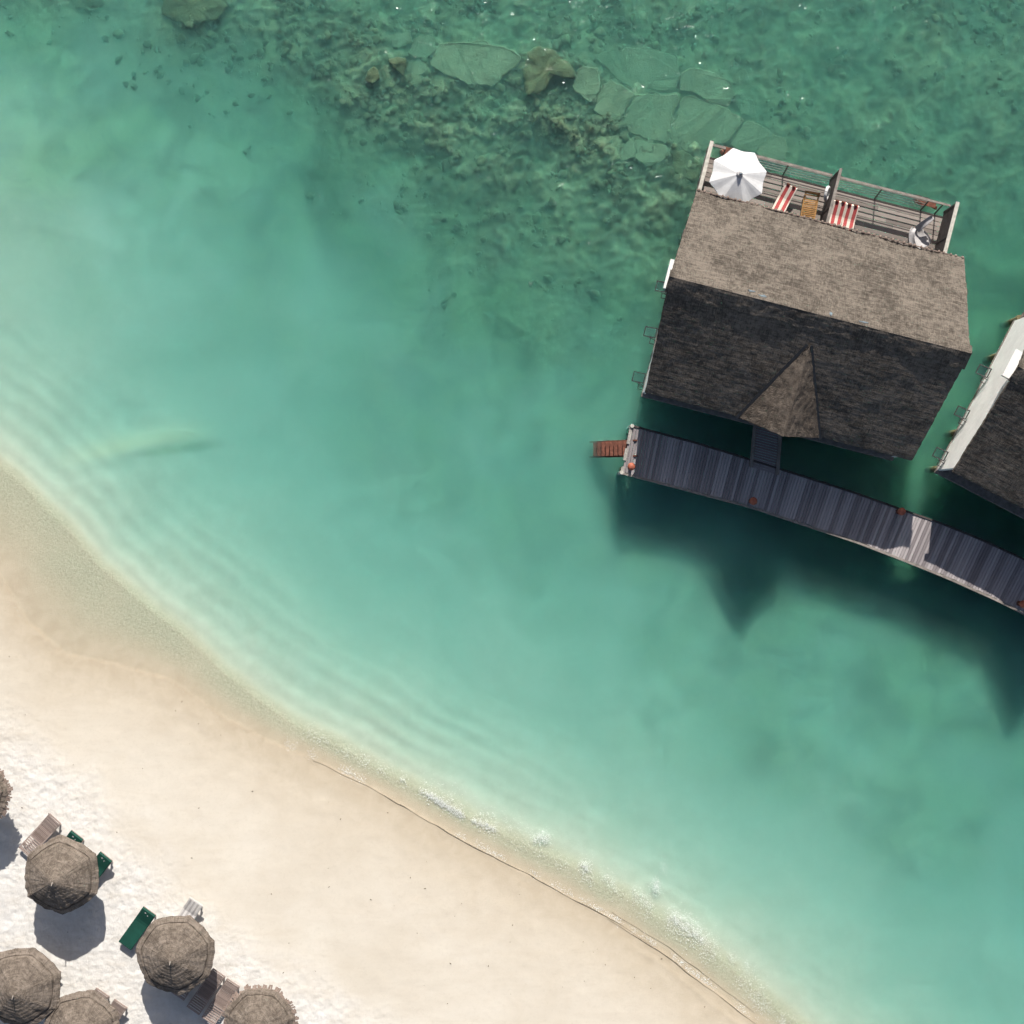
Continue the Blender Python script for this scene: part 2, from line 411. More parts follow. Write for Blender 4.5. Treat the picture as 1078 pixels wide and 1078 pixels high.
def build_ground():
    xs = axis(25.6, .085, 160); ys = axis(25.6, .085, 160)
    X, Y = np.meshgrid(xs, ys, indexing='ij')
    z, wet, coarse, alg, reef, dry, s, pale = terr_world(X, Y)
    n, m = X.shape
    co = np.stack([X, Y, z], -1).reshape(-1, 3).astype(np.float32)
    idx = np.arange(n * m).reshape(n, m)
    q = np.stack([idx[:-1, :-1], idx[1:, :-1], idx[1:, 1:], idx[:-1, 1:]], -1).reshape(-1, 4)
    me = bpy.data.meshes.new('ground')
    me.vertices.add(len(co)); me.vertices.foreach_set('co', co.ravel())
    me.loops.add(q.size); me.loops.foreach_set('vertex_index', q.ravel().astype(np.int32))
    me.polygons.add(len(q)); me.polygons.foreach_set('loop_start', np.arange(0, q.size, 4, dtype=np.int32))
    me.update(calc_edges=True); me.validate()
    me.polygons.foreach_set('use_smooth', np.ones(len(me.polygons), dtype=bool))
    for nm, arr in (('wet', wet), ('coarse', coarse), ('algae', alg), ('reef', reef), ('dry', dry), ('pale', pale)):
        a = me.attributes.new(nm, 'FLOAT', 'POINT'); a.data.foreach_set('value', arr.ravel().astype(np.float32))
    t = NT('sand_and_seabed'); ob = t.obj()
    fwet, fco, fal, frf, fdr = (t.attr(k).outputs['Fac'] for k in ('wet', 'coarse', 'algae', 'reef', 'dry'))
    n_big = t.noise(ob, .20, 6, .62, .5); n_mid = t.noise(ob, 1.3, 5, .6, .4); n_fine = t.noise(ob, 7, 5, .65); n_gr = t.noise(ob, 38, 3, .6)
    dryc = t.mix(t.ramp(n_mid, .35, .7), (.565, .54, .505), (.63, .61, .58))
    dryc = t.mix(fdr, t.mix(t.ramp(n_big, .35, .65), (.515, .462, .385), (.565, .518, .445)), dryc)
    wetc = t.mix(t.ramp(n_mid, .3, .7), (.425, .35, .25), (.475, .40, .295))
    rot = t.node('Mapping'); rot.inputs['Rotation'].default_value = (0, 0, R(32)); rot.inputs['Scale'].default_value = (.30, 1.3, 1); t.link(ob, rot.inputs['Vector'])
    stk = t.noise(rot.outputs[0], 1.6, 6, .7, .3)
    dryc = t.mix(t.math('MULTIPLY', t.ramp(stk, .44, .70), .30), dryc, (.47, .41, .335))
    c = t.mix(fwet, dryc, wetc)
    c = t.mix(t.math('MULTIPLY', t.ramp(n_fine, .5, .72), .16), c, (.36, .31, .24))
    # under water: clean pale sand, film of algae, reef rock
    und = t.mix(t.ramp(n_mid, .3, .7), (.46, .42, .325), (.525, .48, .38))
    sub = t.node('NewGeometry'); sz = t.node('SeparateXYZ'); t.link(sub.outputs['Position'], sz.inputs[0])
    und = t.mix(t.math('MULTIPLY', t.attr('pale').outputs['Fac'], .5), und, (.70, .56, .36))
    below = t.ramp(t.math('ADD', sz.outputs[2], t.math('MULTIPLY', t.math('SUBTRACT', n_mid, .5), .08)), -.07, -.26)
    c = t.mix(below, c, und)
    cc = t.mix(t.ramp(t.noise(t.mapping(ob, (1, 1, .1)), 9, 4, .7, .6), .3, .7), (.31, .295, .205), (.44, .41, .30))
    c = t.mix(t.math('MULTIPLY', fco, .9), c, cc)
    al = t.mix(t.ramp(t.noise(ob, .62, 9, .72, .8), .38, .60), (.07, .105, .05), (.29, .325, .16))
    al = t.mix(t.math('MULTIPLY', t.ramp(t.noise(ob, 1.9, 7, .7, .8), .56, .72), .6), al, (.045, .065, .04))
    fa = t.math('ADD', fal, t.math('MULTIPLY', t.math('SUBTRACT', n_big, .5), 1.1))
    fa = t.math('MULTIPLY', t.math('MULTIPLY', fa, t.math('MULTIPLY', t.ramp(fal, .02, .2), below)), 1.3, clamp=True)
    c = t.mix(fa, c, al)
    v1 = t.noise(ob, .7, 9, .72, .8); v2 = t.noise(ob, 2.8, 8, .74, .9)
    rk = t.mix(t.ramp(v1, .40, .58), (.038, .05, .027), (.29, .29, .155))
    rk = t.mix(t.ramp(v2, .55, .68), rk, (.56, .54, .31))
    rk = t.mix(t.ramp(v2, .46, .38), rk, (.014, .022, .015))
    fr = t.math('MULTIPLY', frf, t.ramp(t.math('ADD', t.math('MULTIPLY', v1, .6), t.math('MULTIPLY', n_fine, .4)), .28, .60))
    c = t.mix(t.math('MULTIPLY', t.math('MULTIPLY', fr, below), .9, clamp=True), c, rk)
    c = t.mix(t.math('MULTIPLY', t.ramp(n_gr, .55, .8), .18), c, (.30, .25, .19))
    # bumps
    prints = t.node('TexVoronoi', feature='SMOOTH_F1'); prints.inputs['Scale'].default_value = 4.2; prints.inputs['Randomness'].default_value = 1
    t.link(t.mapping(ob, (1, 1, 0)), prints.inputs['Vector'])
    hd = t.math('ADD', t.math('MULTIPLY', prints.outputs['Distance'], .9), t.math('MULTIPLY', t.noise(t.mapping(ob, (1.3, .8, 1)), 8, 5, .65, .8), .9))
    h = t.math('MULTIPLY', hd, t.math('ADD', t.math('MULTIPLY', fdr, .5), .045))
    h = t.math('ADD', h, t.math('MULTIPLY', n_gr, .14)); h = t.math('ADD', h, t.math('MULTIPLY', stk, .05))
    sw = t.noise(t.mapping(ob, (1, 1, .1)), 9, 4, .7, .6)
    h = t.math('ADD', h, t.math('MULTIPLY', sw, t.math('MULTIPLY', fco, .32)))
    h = t.math('ADD', h, t.math('MULTIPLY', v2, t.math('MULTIPLY', frf, .8)))
    nm = t.bump(h, .8, .10)
    rough = t.math('SUBTRACT', .9, t.math('MULTIPLY', fwet, .25))
    me.materials.append(t.done(t.bsdf(c, rough, nm, .2)))
    o = bpy.data.objects.new('ground', me); COL.objects.link(o)
    return tag(o, 'pale sand beach running down into a sandy and rocky seabed', 'ground', None, 'structure')
build_ground()

def gz(px, py):
    return float(terrain(np.array([float(px)]), np.array([float(py)]))[0][0])

# ------------------------------------------------------------------ water
def build_water():
    mb = MB(); L = 158.0
    n = 2
    mb.box(-L, L, -L, L, -6.0, 0)
    t = NT('lagoon_water'); ob = t.obj()
    n1 = t.noise(t.mapping(ob, (1, 1.5, 1)), 1.4, 4, .6, .3); n2 = t.noise(t.mapping(ob, (1, 1.35, 1)), 4.2, 2, .55, .2)
    h = t.math('ADD', t.math('MULTIPLY', n1, .55), t.math('MULTIPLY', n2, .22))
    nm = t.bump(h, 1.0, WATER_BUMP)
    a = t.node('BsdfTransparent')
    g = t.node('BsdfGlossy'); g.inputs['Roughness'].default_value = .085; t.link(nm, g.inputs['Normal'])
    # same reflectance from both sides of the surface (rays run straight through it)
    ior = t.math('SUBTRACT', 1.33, t.math('MULTIPLY', t.node('NewGeometry').outputs['Backfacing'], 1.33 - 1 / 1.33))
    fr = t.node('Fresnel'); t.link(ior, fr.inputs[0])
    m = t.node('MixShader'); t.link(fr.outputs[0], m.inputs[0]); t.link(a.outputs[0], m.inputs[1]); t.link(g.outputs[0], m.inputs[2])
    ab = t.node('VolumeAbsorption'); ab.inputs['Density'].default_value = 1.0
    sa = WATER_ABS; d = max(sa) / 1.0
    ab.inputs['Color'].default_value = (*(1 - x / d for x in sa), 1); ab.inputs['Density'].default_value = d
    sc = t.node('VolumeScatter'); sc.inputs['Color'].default_value = (*WATER_SCOL, 1); sc.inputs['Density'].default_value = WATER_SCAT; sc.inputs['Anisotropy'].default_value = .86
    ad = t.node('AddShader'); t.link(ab.outputs[0], ad.inputs[0]); t.link(sc.outputs[0], ad.inputs[1])
    t.link(ad.outputs[0], t.out.inputs['Volume'])
    t.m.cycles.homogeneous_volume = True
    o = mb.build('water', t.done(m.outputs[0]))
    return tag(o, 'clear turquoise lagoon water over sand and reef', 'water', None, 'structure')
WATER_BUMP = .12
WATER_ABS = (.49, .066, .074)
WATER_SCAT = 1.25
WATER_SCOL = (.70, .985, .98)
build_water()

# ------------------------------------------------------------------ cracked rock slabs on the seabed
def A(l, ox, oy, sc): return [(ox + x / sc, oy + y / sc) for x, y in l]
c1 = (560, 20, 3.85); c2 = (330, 10, 3.717)
SLABS = [
 (A([(258,150),(330,125),(430,116),(540,135),(590,150),(596,215),(580,278),(540,288),(430,292),(375,258),(325,222)],*c1), .34, 0, 'large pale rock slab nearest the open lagoon, above the long crack'),
 (A([(602,215),(650,195),(720,215),(800,260),(815,300),(805,350),(760,345),(705,322),(662,294),(600,285)],*c1), .32, 0, 'pale rock slab right of the largest slab, above the long crack'),
 (A([(207,195),(268,198),(272,290),(245,335),(192,308),(167,270),(180,225)],*c1), .33, 0, 'small squarish rock slab beside the dark cleft of the brown boulder'),
 (A([(285,270),(320,250),(365,275),(412,302),(396,340),(362,385),(290,388),(252,370),(272,310)],*c1), .3, 0, 'rounded rock slab between the squarish slab and the long crack'),
 (A([(428,304),(588,306),(597,340),(572,390),(557,440),(549,503),(470,483),(402,458),(370,420),(382,380),(408,337)],*c1), .3, 0, 'broad rock slab below the long crack, left of the forked crack'),
 (A([(612,310),(658,314),(698,342),(770,357),(828,387),(858,412),(820,460),(786,500),(740,505),(690,535),(630,537),(570,502),(566,450),(586,390),(606,345)],*c1), .32, 0, 'broad rock slab just beyond the white parasol corner of the villa deck'),
 (A([(868,420),(930,430),(966,455),(943,500),(890,535),(800,512),(832,465)],*c1), .33, 0, 'rock slab against the railing behind the white parasol'),
 (A([(977,465),(1020,490),(1035,530),(1020,590),(950,570),(907,542),(952,505)],*c1), .33, 0, 'last rock slab of the pavement, partly under the deck railing'),
 (A([(822,210),(868,205),(878,250),(832,252)],*c1), .12, 0, 'faint small square rock slab off the end of the pavement'),
 (A([(825,330),(890,325),(910,400),(850,382)],*c1), .16, 0, 'faint narrow rock slab at the edge of the pavement'),
 (A([(280,490),(340,480),(408,500),(413,558),(370,575),(320,540)],*c1), .16, 0, 'half buried rock slab below the forked crack'),
 (A([(420,490),(540,512),(545,562),(470,600),(420,560)],*c1), .15, 0, 'half buried slab between the broad slabs and the sand'),
 (A([(560,532),(640,547),(690,590),(660,660),(580,622)],*c1), .17, 1, 'brownish half buried slab close to the deck corner'),
 (A([(470,190),(500,132),(640,125),(760,150),(812,180),(795,215),(728,272),(698,298),(620,288),(540,263),(457,213)],*c2), .36, 0, 'long wide rock slab at the far end of the pavement, left of the brown boulder'),
 (A([(387,135),(412,102),(478,105),(480,150),(440,193),(372,170)],*c2), .3, 0, 'rounded rock slab left of the long wide slab'),
 (A([(320,92),(375,85),(378,125),(332,148),(290,115)],*c2), .3, 0, 'small pale slab at the far tip of the pavement'),
 (A([(372,200),(438,205),(434,240),(395,255),(367,240)],*c2), .26, 0, 'small oval slab below the rounded slab'),
 (A([(826,190),(870,150),(930,158),(1018,230),(1018,270),(970,268),(938,248),(908,318),(832,338),(826,265)],*c2), .40, 1, 'yellow brown raised boulder standing above the slabs'),
 (A([(330,182),(363,190),(353,255),(312,230),(292,197)],*c2), .42, 1, 'dark yellow wedge of rock beside the round boulder'),
 (A([(210,240),(235,228),(255,240),(258,268),(238,285),(212,275)],*c2), .5, 1, 'round dark boulder on its own left of the slabs'),
 ([(78,-8),(104,-10),(110,4),(96,12),(80,8)], .14, 1, 'yellow brown boulder at the top edge, left of the deep blue hole'),
 ([(170,-10),(215,-12),(240,6),(228,22),(196,26),(172,14)], .15, 1, 'broad brown boulder at the top edge, right of the deep blue hole'),
]
def mat_slab(name, a, b, d):
    t = NT(name); ob = t.node('NewGeometry').outputs['Position']
    n = t.noise(ob, .9, 8, .72, .8); n2 = t.noise(ob, 2.8, 8, .74, .9)
    c = t.mix(t.ramp(n, .36, .64), a, b)
    c = t.mix(t.math('MULTIPLY', t.ramp(n2, .50, .64), .6), c, d)
    return t.done(t.bsdf(c, .9, t.bump(t.math('ADD', n, n2), .7, .12), .15))
M['slab'] = mat_slab('silted_rock', (.17, .185, .105), (.30, .305, .18), (.07, .09, .045))
M['boulder'] = mat_slab('brown_rock', (.085, .10, .05), (.175, .18, .092), (.04, .05, .025))
def rock_slab(poly, hgt, kind, label, i):
    P = np.array(poly, float); cx, cy = P.mean(0)
    zb = gz(cx, cy) if i not in () else 0
    zb = min(zb, -.80)
    n = 110
    # resample outline with wobble
    seg = np.roll(P, -1, 0) - P; L = np.hypot(*seg.T); cum = np.concatenate([[0], np.cumsum(L)]); tt = np.linspace(0, cum[-1], n, endpoint=False)
    Q = np.array([[np.interp(t, cum, np.append(P[:, k], P[0, k])) for k in (0, 1)] for t in tt])
    Q = (np.roll(Q, 1, 0) + 2 * Q + np.roll(Q, -1, 0)) / 4
    wob = fbm(Q[:, 0] / 7, Q[:, 1] / 7, 300 + i, 4) * 2.0 + 1.0
    ctr = Q.mean(0); dirv = Q - ctr; dl = np.hypot(*dirv.T)[:, None]
    Q = Q + dirv / dl * wob[:, None]
    hgt *= 1 if kind else .55
    top = zb + hgt + .08
    o3 = W(ctr[0], ctr[1], zb)
    mb = MB()
    rings = [(1.0, -.35), (1.0, hgt * .7), (.985, hgt * .93), (.955, hgt)] if not kind else [(1.0, -.35), (1.0, hgt * .5), (.965, hgt * .85), (.90, hgt)] + [(f, hgt) for f in (.75, .58, .4, .22)]
    for (f, hz) in rings:
        for k in range(n):
            q = ctr + dirv[k] / dl[k] * (dl[k] * f + wob[k] * f)
            hh = hz
            if f < .96:
                hh = hz + (.08 if kind else .05) * float(fbm(np.array([q[0] / 9]), np.array([q[1] / 9]), 400 + i, 4)[0]) + (.08 * (1 - f) if kind else 0)
            p = W(q[0], q[1], zb + hh) - o3
            mb.vert(p, (0, 0), .5)
    for r in range(len(rings) - 1):
        for k in range(n):
            j = (k + 1) % n
            mb.f.append((r * n + k, r * n + j, (r + 1) * n + j, (r + 1) * n + k))
    mb.f.append(tuple((len(rings) - 1) * n + k for k in range(n)))
    mb.f.append(tuple(k for k in range(n - 1, -1, -1)))
    o = mb.build('boulder' if kind else 'rock_slab', M['boulder' if kind else 'slab'], None, bool(kind), o3)
    tag(o, label, 'boulder' if kind else 'rock slab', 'boulders on the reef' if kind else 'cracked rock slabs on the seabed')
for i, (p, hh, k, lab) in enumerate(SLABS): rock_slab(p, hh, k, lab, i)

# loose rubble over the reef: uncountable, one object
def build_rubble():
    mb_v = []; mb_f = []
    import bmesh
    bm = bmesh.new(); bmesh.ops.create_icosphere(bm, subdivisions=2, radius=1); bm.verts.ensure_lookup_table()
    bv = np.array([v.co[:] for v in bm.verts]); bf = np.array([[v.index for v in f.verts] for f in bm.faces]); bm.free()
    N = 34000
    px = rng.uniform(-20, 1110, N); py = rng.uniform(-30, 430, N)
    r = terrain(px, py); reef = r[4]
    dens = reef ** 1.5 * sstep(.42, .68, vnoise(px / 34, py / 34, 90) * .55 + vnoise(px / 13, py / 13, 91) * .45) * (1 - .6 * sstep(150, 330, py)) * (1 - .55 * sstep(640, 800, px))
    hot = np.exp(-((px - 520) ** 2 / 90 ** 2 + (py - 105) ** 2 / 26 ** 2)) + np.exp(-((px - 1045) ** 2 / 50 ** 2 + (py - 15) ** 2 / 30 ** 2)) + .6 * np.exp(-((px - 330) ** 2 / 120 ** 2 + (py - 60) ** 2 / 45 ** 2))
    keep = rng.uniform(0, 1, N) < dens * .5 + hot * .45
    # keep the slab pavement clear
    cl = np.zeros(N, bool)
    for (p, hh, k, lab) in SLABS[:18]:
        P = np.array(p); ins = np.zeros(N, bool); j = len(P) - 1
        for a in range(len(P)):
            c = ((P[a, 1] > py) != (P[j, 1] > py)) & (px < (P[j, 0] - P[a, 0]) * (py - P[a, 1]) / (P[j, 1] - P[a, 1] + 1e-9) + P[a, 0])
            ins ^= c; j = a
        cl |= ins
    keep &= ~cl
    px, py, z = px[keep], py[keep], r[0][keep]
    vs = []; fs = []; n0 = 0
    for x, y, zz in zip(px, py, z):
        s = .045 + .16 * rng.random() ** 3
        sc = np.array([s * rng.uniform(.8, 1.5), s * rng.uniform(.7, 1.2), s * rng.uniform(.5, .9)])
        a = rng.uniform(0, 6.28); ca, sa = math.cos(a), math.sin(a)
        v = bv * sc * (1 + .35 * rng.normal(size=(len(bv), 1)) * .6)
        v = np.stack([v[:, 0] * ca - v[:, 1] * sa, v[:, 0] * sa + v[:, 1] * ca, v[:, 2]], 1)
        v += np.array(W(x, y, zz + s * .15)); vs.append(v); fs.append(bf + n0); n0 += len(bv)
    me = bpy.data.meshes.new('reef_rubble'); me.from_pydata(np.concatenate(vs).tolist(), [], np.concatenate(fs).tolist()); me.update()
    me.polygons.foreach_set('use_smooth', [True] * len(me.polygons))
    t = NT('coral_rubble'); ob = t.obj()
    c = t.mix(t.ramp(t.noise(ob, 1.6, 6, .7, .5), .32, .68), (.05, .07, .04), (.20, .21, .115))
    c = t.mix(t.ramp(t.noise(ob, 4.5, 4, .7), .58, .75), c, (.36, .35, .20))
    me.materials.append(t.done(t.bsdf(c, .95, None, .1)))
    o = bpy.data.objects.new('reef_rubble', me); COL.objects.link(o)
    tag(o, 'dark coral rubble scattered over the reef', 'rubble', None, 'stuff')
build_rubble()

# ------------------------------------------------------------------ villa
EZ, RZ, HV, HU, PROW = 4.3, 7.52, 4.68, 6.18, .42
def roofz(v): return RZ - (RZ - EZ) * abs(v) / HV
SL = math.hypot(RZ - EZ, HV)

def thatch_roof(parent):
    mb = MB()
    for sgn in (1, -1):
        def fn(a, b, sgn=sgn):
            ue = np.where(np.abs(a - .5) > .499, 1, 1)
            hu = (HU + PROW) * (1 - b) + HU * b
            seed = 100 + (sgn + 1) * 7
            edge = sstep(.97, 1.0, np.abs(a - .5) * 2)
            u = (a * 2 - 1) * hu * (1 + 0 * ue) + edge * .018 * fbm(b * 30, a * 3, seed + 3, 3)
            dl = b * SL + sstep(.93, 1.0, b) * .03 * fbm(a * 90, b * 2, seed + 4, 3)
            course = (dl * 3.4 + .35 * fbm(u * .8, dl * .4, seed + 5, 3)) % 1.0
            am = .03 if sgn > 0 else .004
            off = am * (course - .5) + (.05 if sgn > 0 else .014) * fbm(u * 1.5, dl * 1.5, seed + 6, 4) + (.06 if sgn > 0 else .03) * fbm(u * .3, dl * .3, seed + 8, 2)
            off = off * sstep(0, .05, b)
            nv, nz = (RZ - EZ) / SL, HV / SL
            v = sgn * (dl * HV / SL + off * nv)
            z = RZ - dl * (RZ - EZ) / SL + off * nz
            return u, v, z
        def uvf(a, b, sgn=sgn): return ((a * 2 - 1) * (HU + PROW) + 40 * sgn, b * SL)
        mb.slab(fn, 190, 74, .24, uvf)
    roof = mb.build('roof', M['thatch'], parent, False)
    # ridge cap
    mb = MB()
    for sgn in (1, -1):
        wd = .42 if sgn > 0 else .72
        def fn(a, b, sgn=sgn, wd=wd):
            u = (a * 2 - 1) * (HU + PROW + .04)
            dl = b * (wd + .10 * fbm(a * 26, b, 130 + sgn, 3) * b)
            off = (.075 if sgn > 0 else .055) + .025 * fbm(u * 2.2, dl * 3, 131 + sgn, 3)
            off = off * (1 - .3 * b)
            nv, nz = (RZ - EZ) / SL, HV / SL
            return u, sgn * (dl * HV / SL + (off * nv) * sstep(0, .15, b)), RZ - dl * (RZ - EZ) / SL + off * nz
        mb.slab(fn, 150, 8, .10, lambda a, b, sgn=sgn: ((a * 2 - 1) * (HU + PROW) - 30 * sgn, b * .6))
    mb.build('ridge_cap', M['thatch'], roof)
    mb = MB()
    for k in range(46):
        u = -HU + .12 + k * (2 * HU - .24) / 45 + random.uniform(-.05, .05); mb.ball((u, HV + .0, EZ + .02), random.uniform(.05, .09), .08, .06, 8, 6)
    mb.bar((-HU, HV - .01, EZ), (HU, HV - .01, EZ), .05, .05)
    mb.build('eave_trim', M['fringe'], roof)
    # porch gable (dormer)
    mb = MB()
    zr = 6.15; DW = 1.84
    for sgn in (1, -1):
        A0 = np.array((0, -1.15, roofz(1.15) + .12)); A1 = np.array((0, -5.25, zr)); E0 = np.array((sgn * .04, -1.32, roofz(1.32) + .26)); E1 = np.array((sgn * DW, -4.76, EZ + .24))
        def fn(a, b, A0=A0, A1=A1, E0=E0, E1=E1, sgn=sgn):
            T = [A0[k] + (A1[k] - A0[k]) * a for k in range(3)]; B = [E0[k] + (E1[k] - E0[k]) * a for k in range(3)]
            P = [T[k] + (B[k] - T[k]) * b for k in range(3)]
            bb = sstep(0, .1, b)
            n = .03 * fbm(P[1] * 2.5, P[2] * 2.5, 150 + sgn, 4) * bb + .03 * (((P[2] * 4.2 + .3 * fbm(P[1], P[2], 152, 2)) % 1.0) - .5) * bb
            rag = sstep(.96, 1, a) * .02 * fbm(b * 25, a, 155 + sgn, 2)
            return P[0] + sgn * n * .78, P[1] - rag, P[2] + n * .62
        mb.slab(fn, 60, 34, .13, lambda a, b, sgn=sgn: (a * 4.1 + 17 * sgn, b * 2.9))
    d = mb.build('dormer', M['thatch_dark'], roof)
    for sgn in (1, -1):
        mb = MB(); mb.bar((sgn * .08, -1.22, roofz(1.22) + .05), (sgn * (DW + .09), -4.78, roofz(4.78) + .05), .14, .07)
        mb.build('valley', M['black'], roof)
    return roof

def gable_wall(mb, u, t=.07):
    pts = [(-4.44, 1.25), (3.45, 1.25), (3.45, roofz(3.45) - .28), (0, RZ - .3), (-4.44, roofz(4.44) - .28)]
    i0 = len(mb.v)
    for du in (-t, t):
        for (v, z) in pts: mb.vert((u + du, v, z))
    n = len(pts)
    mb.f.append(tuple(i0 + k for k in range(n))); mb.f.append(tuple(i0 + n + k for k in range(n - 1, -1, -1)))
    for k in range(n):
        j = (k + 1) % n
        mb.f.append((i0 + k, i0 + n + k, i0 + n + j, i0 + j))

def make_villa(loc, rz, label):
    root = empty('villa', loc, rz, label, 'villa', 'thatched villas standing in the lagoon')
    thatch_roof(root)
    mb = MB()
    gable_wall(mb, -6.01); mb.build('wall', M['wall'], root)
    mb = MB(); gable_wall(mb, 6.07); mb.build('wall', M['wall'], root)
    mb = MB(); mb.box(-6.0, 6.0, -4.14, -4.0, 1.25, roofz(4.0) - .3); mb.build('wall', M['dark_wood'], root); mb = MB(); mb.box(-6.0, 6.0, 3.31, 3.45, 1.25, roofz(3.45) - .3)
    mb.build('wall', M['dark_wood'], root)
    MB().prism([(-DWW, -4.72), (DWW, -4.72), (DWW, -4.62), (-DWW, -4.62)], 3.6, 4.0).build('porch_beam', M['dark_wood'], root)
    mb = MB(); mb.box(-6.10, 6.10, -4.6, 3.5, 1.02, 1.247); mb.build('floor', M['grey_wood'], root)
    # white box on the gable under the ridge
    for sg in (-1,):
        mb = MB(); mb.box(sg * 6.15, sg * 6.66, -.25, 1.05, 5.75, 5.98); mb.build('gable_box', M['wall'], root)
    # top hung windows, propped open
    for v in (-3.85, -1.68, .50):
        mb = MB(); u0, u1, z0, z1, w = -6.21, -6.74, 2.05, 1.90, .22; b = .045
        mb.bar((u0, v - w, z0), (u1, v - w, z1), b, b); mb.bar((u0, v + w, z0), (u1, v + w, z1), b, b); mb.bar((u1, v - w - .02, z1), (u1, v + w + .02, z1), b, b)
        mb.bar((u0 - .01, v - w - .02, z0 + .05), (u0 - .01, v + w + .02, z0 + .05), b, b)
        mb.bar((-6.19, v - w - .16, 2.32), (u1 + .28, v - w - .03, z1 + .09), .03, .03); mb.bar((-6.19, v - w - .30, 2.05), (-6.40, v - w - .30, 2.0), .03, .03); mb.bar((-6.40, v - w - .30, 2.0), (-6.40, v - w - .02, 2.0), .03, .03)
        wd = mb.build('window', M['black'], root)
        mb = MB(); mb.quadbox(((u0 + u1) / 2, v, (z0 + z1) / 2), ((u1 - u0) / 2 * .9, 0, (z1 - z0) / 2 * .9), (0, w - .03, 0), (0, 0, .006)); mb.build('pane', M['glass'], wd)
    # doors
    mb = MB(); mb.box(-.5, .5, -4.20, -4.143, 1.27, 3.4); mb.build('door', M['teak'], root)
    for u in (-3.0, 3.0):
        mb = MB(); mb.box(u - 1.1, u + 1.1, 3.453, 3.52, 1.3, 3.45); mb.build('door', M['dark_wood'], root)
    # stilts
    for u in (-5.84, -2.1, 2.1, 5.84):
        for v in (-4.25, -2.3, 1.8, 3.7):
            if abs(u) < 3 and abs(v) < 4: continue
            mb = MB(); mb.tube((u, v, -3.0), (u, v, 1.0), .17, .16, 12); mb.tube((u, v, .86), (u, v, 1.12), .21, .19, 12); mb.build('stilt', M['concrete'], root)
    # sun deck beyond the house
    mb = MB(); v = 3.53; z = 1.35
    while v < 6.95:
        w = .215
        # each board is laid in two or three lengths
        cuts = sorted([-5.95, 5.5] + [random.uniform(-3, -1), random.uniform(1.5, 3.5)])
        for a, b in zip(cuts[:-1], cuts[1:]):
            mb.box(a + .006, b - .006, v + .012, v + w - .012, z + random.uniform(0, .012), z + .045, random.uniform(.2, .9))
        v += w
    mb.build('deck', M['deck'], root)
    mb = MB()
    for u in np.linspace(-5.7, 5.3, 7): mb.box(u - .06, u + .06, 3.53, 6.97, 1.15, 1.345)
    mb.box(-5.97, 5.52, 6.985, 7.05, 1.12, 1.41)
    mb.build('deck_frame', M['dark_wood'], root)
    for u in (-5.7, -.1, 5.3):
        mb = MB(); mb.tube((u, 6.9, -3), (u, 6.9, 1.14), .15, n=12); mb.build('stilt', M['concrete'], root)
    # railing
    rl = MB(); rl.box(-5.93, -5.25, 7.24, 7.36, 2.52, 2.58); rl.box(-4.5, -.18, 7.24, 7.36, 2.52, 2.58); rl.box(.12, 4.42, 7.24, 7.36, 2.52, 2.58); rl.box(4.42, 5.44, 7.25, 7.35, 2.525, 2.575)
    ra = rl.build('railing', M['grey_wood'], root)
    for u in (-5.25, -4.5, -2.25, 2.2, 4.42, 5.1):
        mb = MB(); mb.bar((u, 7.08, 1.32), (u, 7.29, 2.52), .06, .05); mb.build('post', M['black'], ra)
    for (a, b) in ((-4.5, -.18), (.12, 4.42)):
        for z in (1.62, 1.86, 2.10, 2.34):
            vv = 7.10 + (z - 1.4) * .175; mb = MB(); mb.tube((a, vv, z), (b, vv, z), .016, n=6); mb.build('wire', M['wire'], ra)
    # privacy screens
    for (u, h, mt, vv0, vv1) in ((-5.98, 1.72, 'grey_wood', 4.2, 7.28), (-.03, 2.1, 'dark_wood', 4.0, 7.42), (5.52, 1.95, 'dark_wood', 4.2, 7.30)):
        mb = MB(); k = 7; hh = (h - .1) / k
        for q in range(k):
            mb.box(u - .03, u + .03, vv0, vv1, 1.42 + q * hh, 1.42 + (q + 1) * hh - .035, random.uniform(.2, .8))
        for v in (vv0 + .05, (vv0 + vv1) / 2, vv1 - .05): mb.box(u - .045, u + .045, v - .05, v + .05, 1.40, 1.40 + h - .03)
        sc = mb.build('privacy_screen', M[mt], root)
        mb = MB(); cw = .065 if abs(u) < 1 else .085
        mb.box(u - cw, u + cw, vv0 - .02, vv1 + .02, 1.40 + h - .03, 1.40 + h + .03); mb.build('cap', M['pale_wood' if abs(u) > 1 else 'grey_wood'], sc)
    # steps into the water
    for u in (-4.88, 4.76):
        mb = MB()
        for s in (-1, 1): mb.bar((u + s * .34, 7.34, 1.45), (u + s * .34, 8.15, -.9), .06, .16)
        st = mb.build('stairs', M['rust'], root)
        for k in range(7):
            mb = MB(); q = k / 7.0; mb.box(u - .30, u + .30, 7.36 + q * .78, 7.62 + q * .78, 1.30 - q * 2.2, 1.35 - q * 2.2); mb.build('tread', M['rust'], st)
    return root
DWW = 1.75
V1C = Vector((13.12, 8.38, 0)); V1A = -R(14.35)
villa = make_villa(V1C, V1A, 'whole thatched villa on stilts with a sun deck and a grey porch gable')
U1 = Vector((math.cos(V1A), math.sin(V1A), 0)); N1 = Vector((-math.sin(V1A), math.cos(V1A), 0))
def VL(u, v, z): return V1C + U1 * u + N1 * v + Vector((0, 0, z))
villa2 = dup(villa, Vector((27.42, 3.12, 0)), -R(27.5), 'thatched villa cut by the frame edge, showing its white side wall')
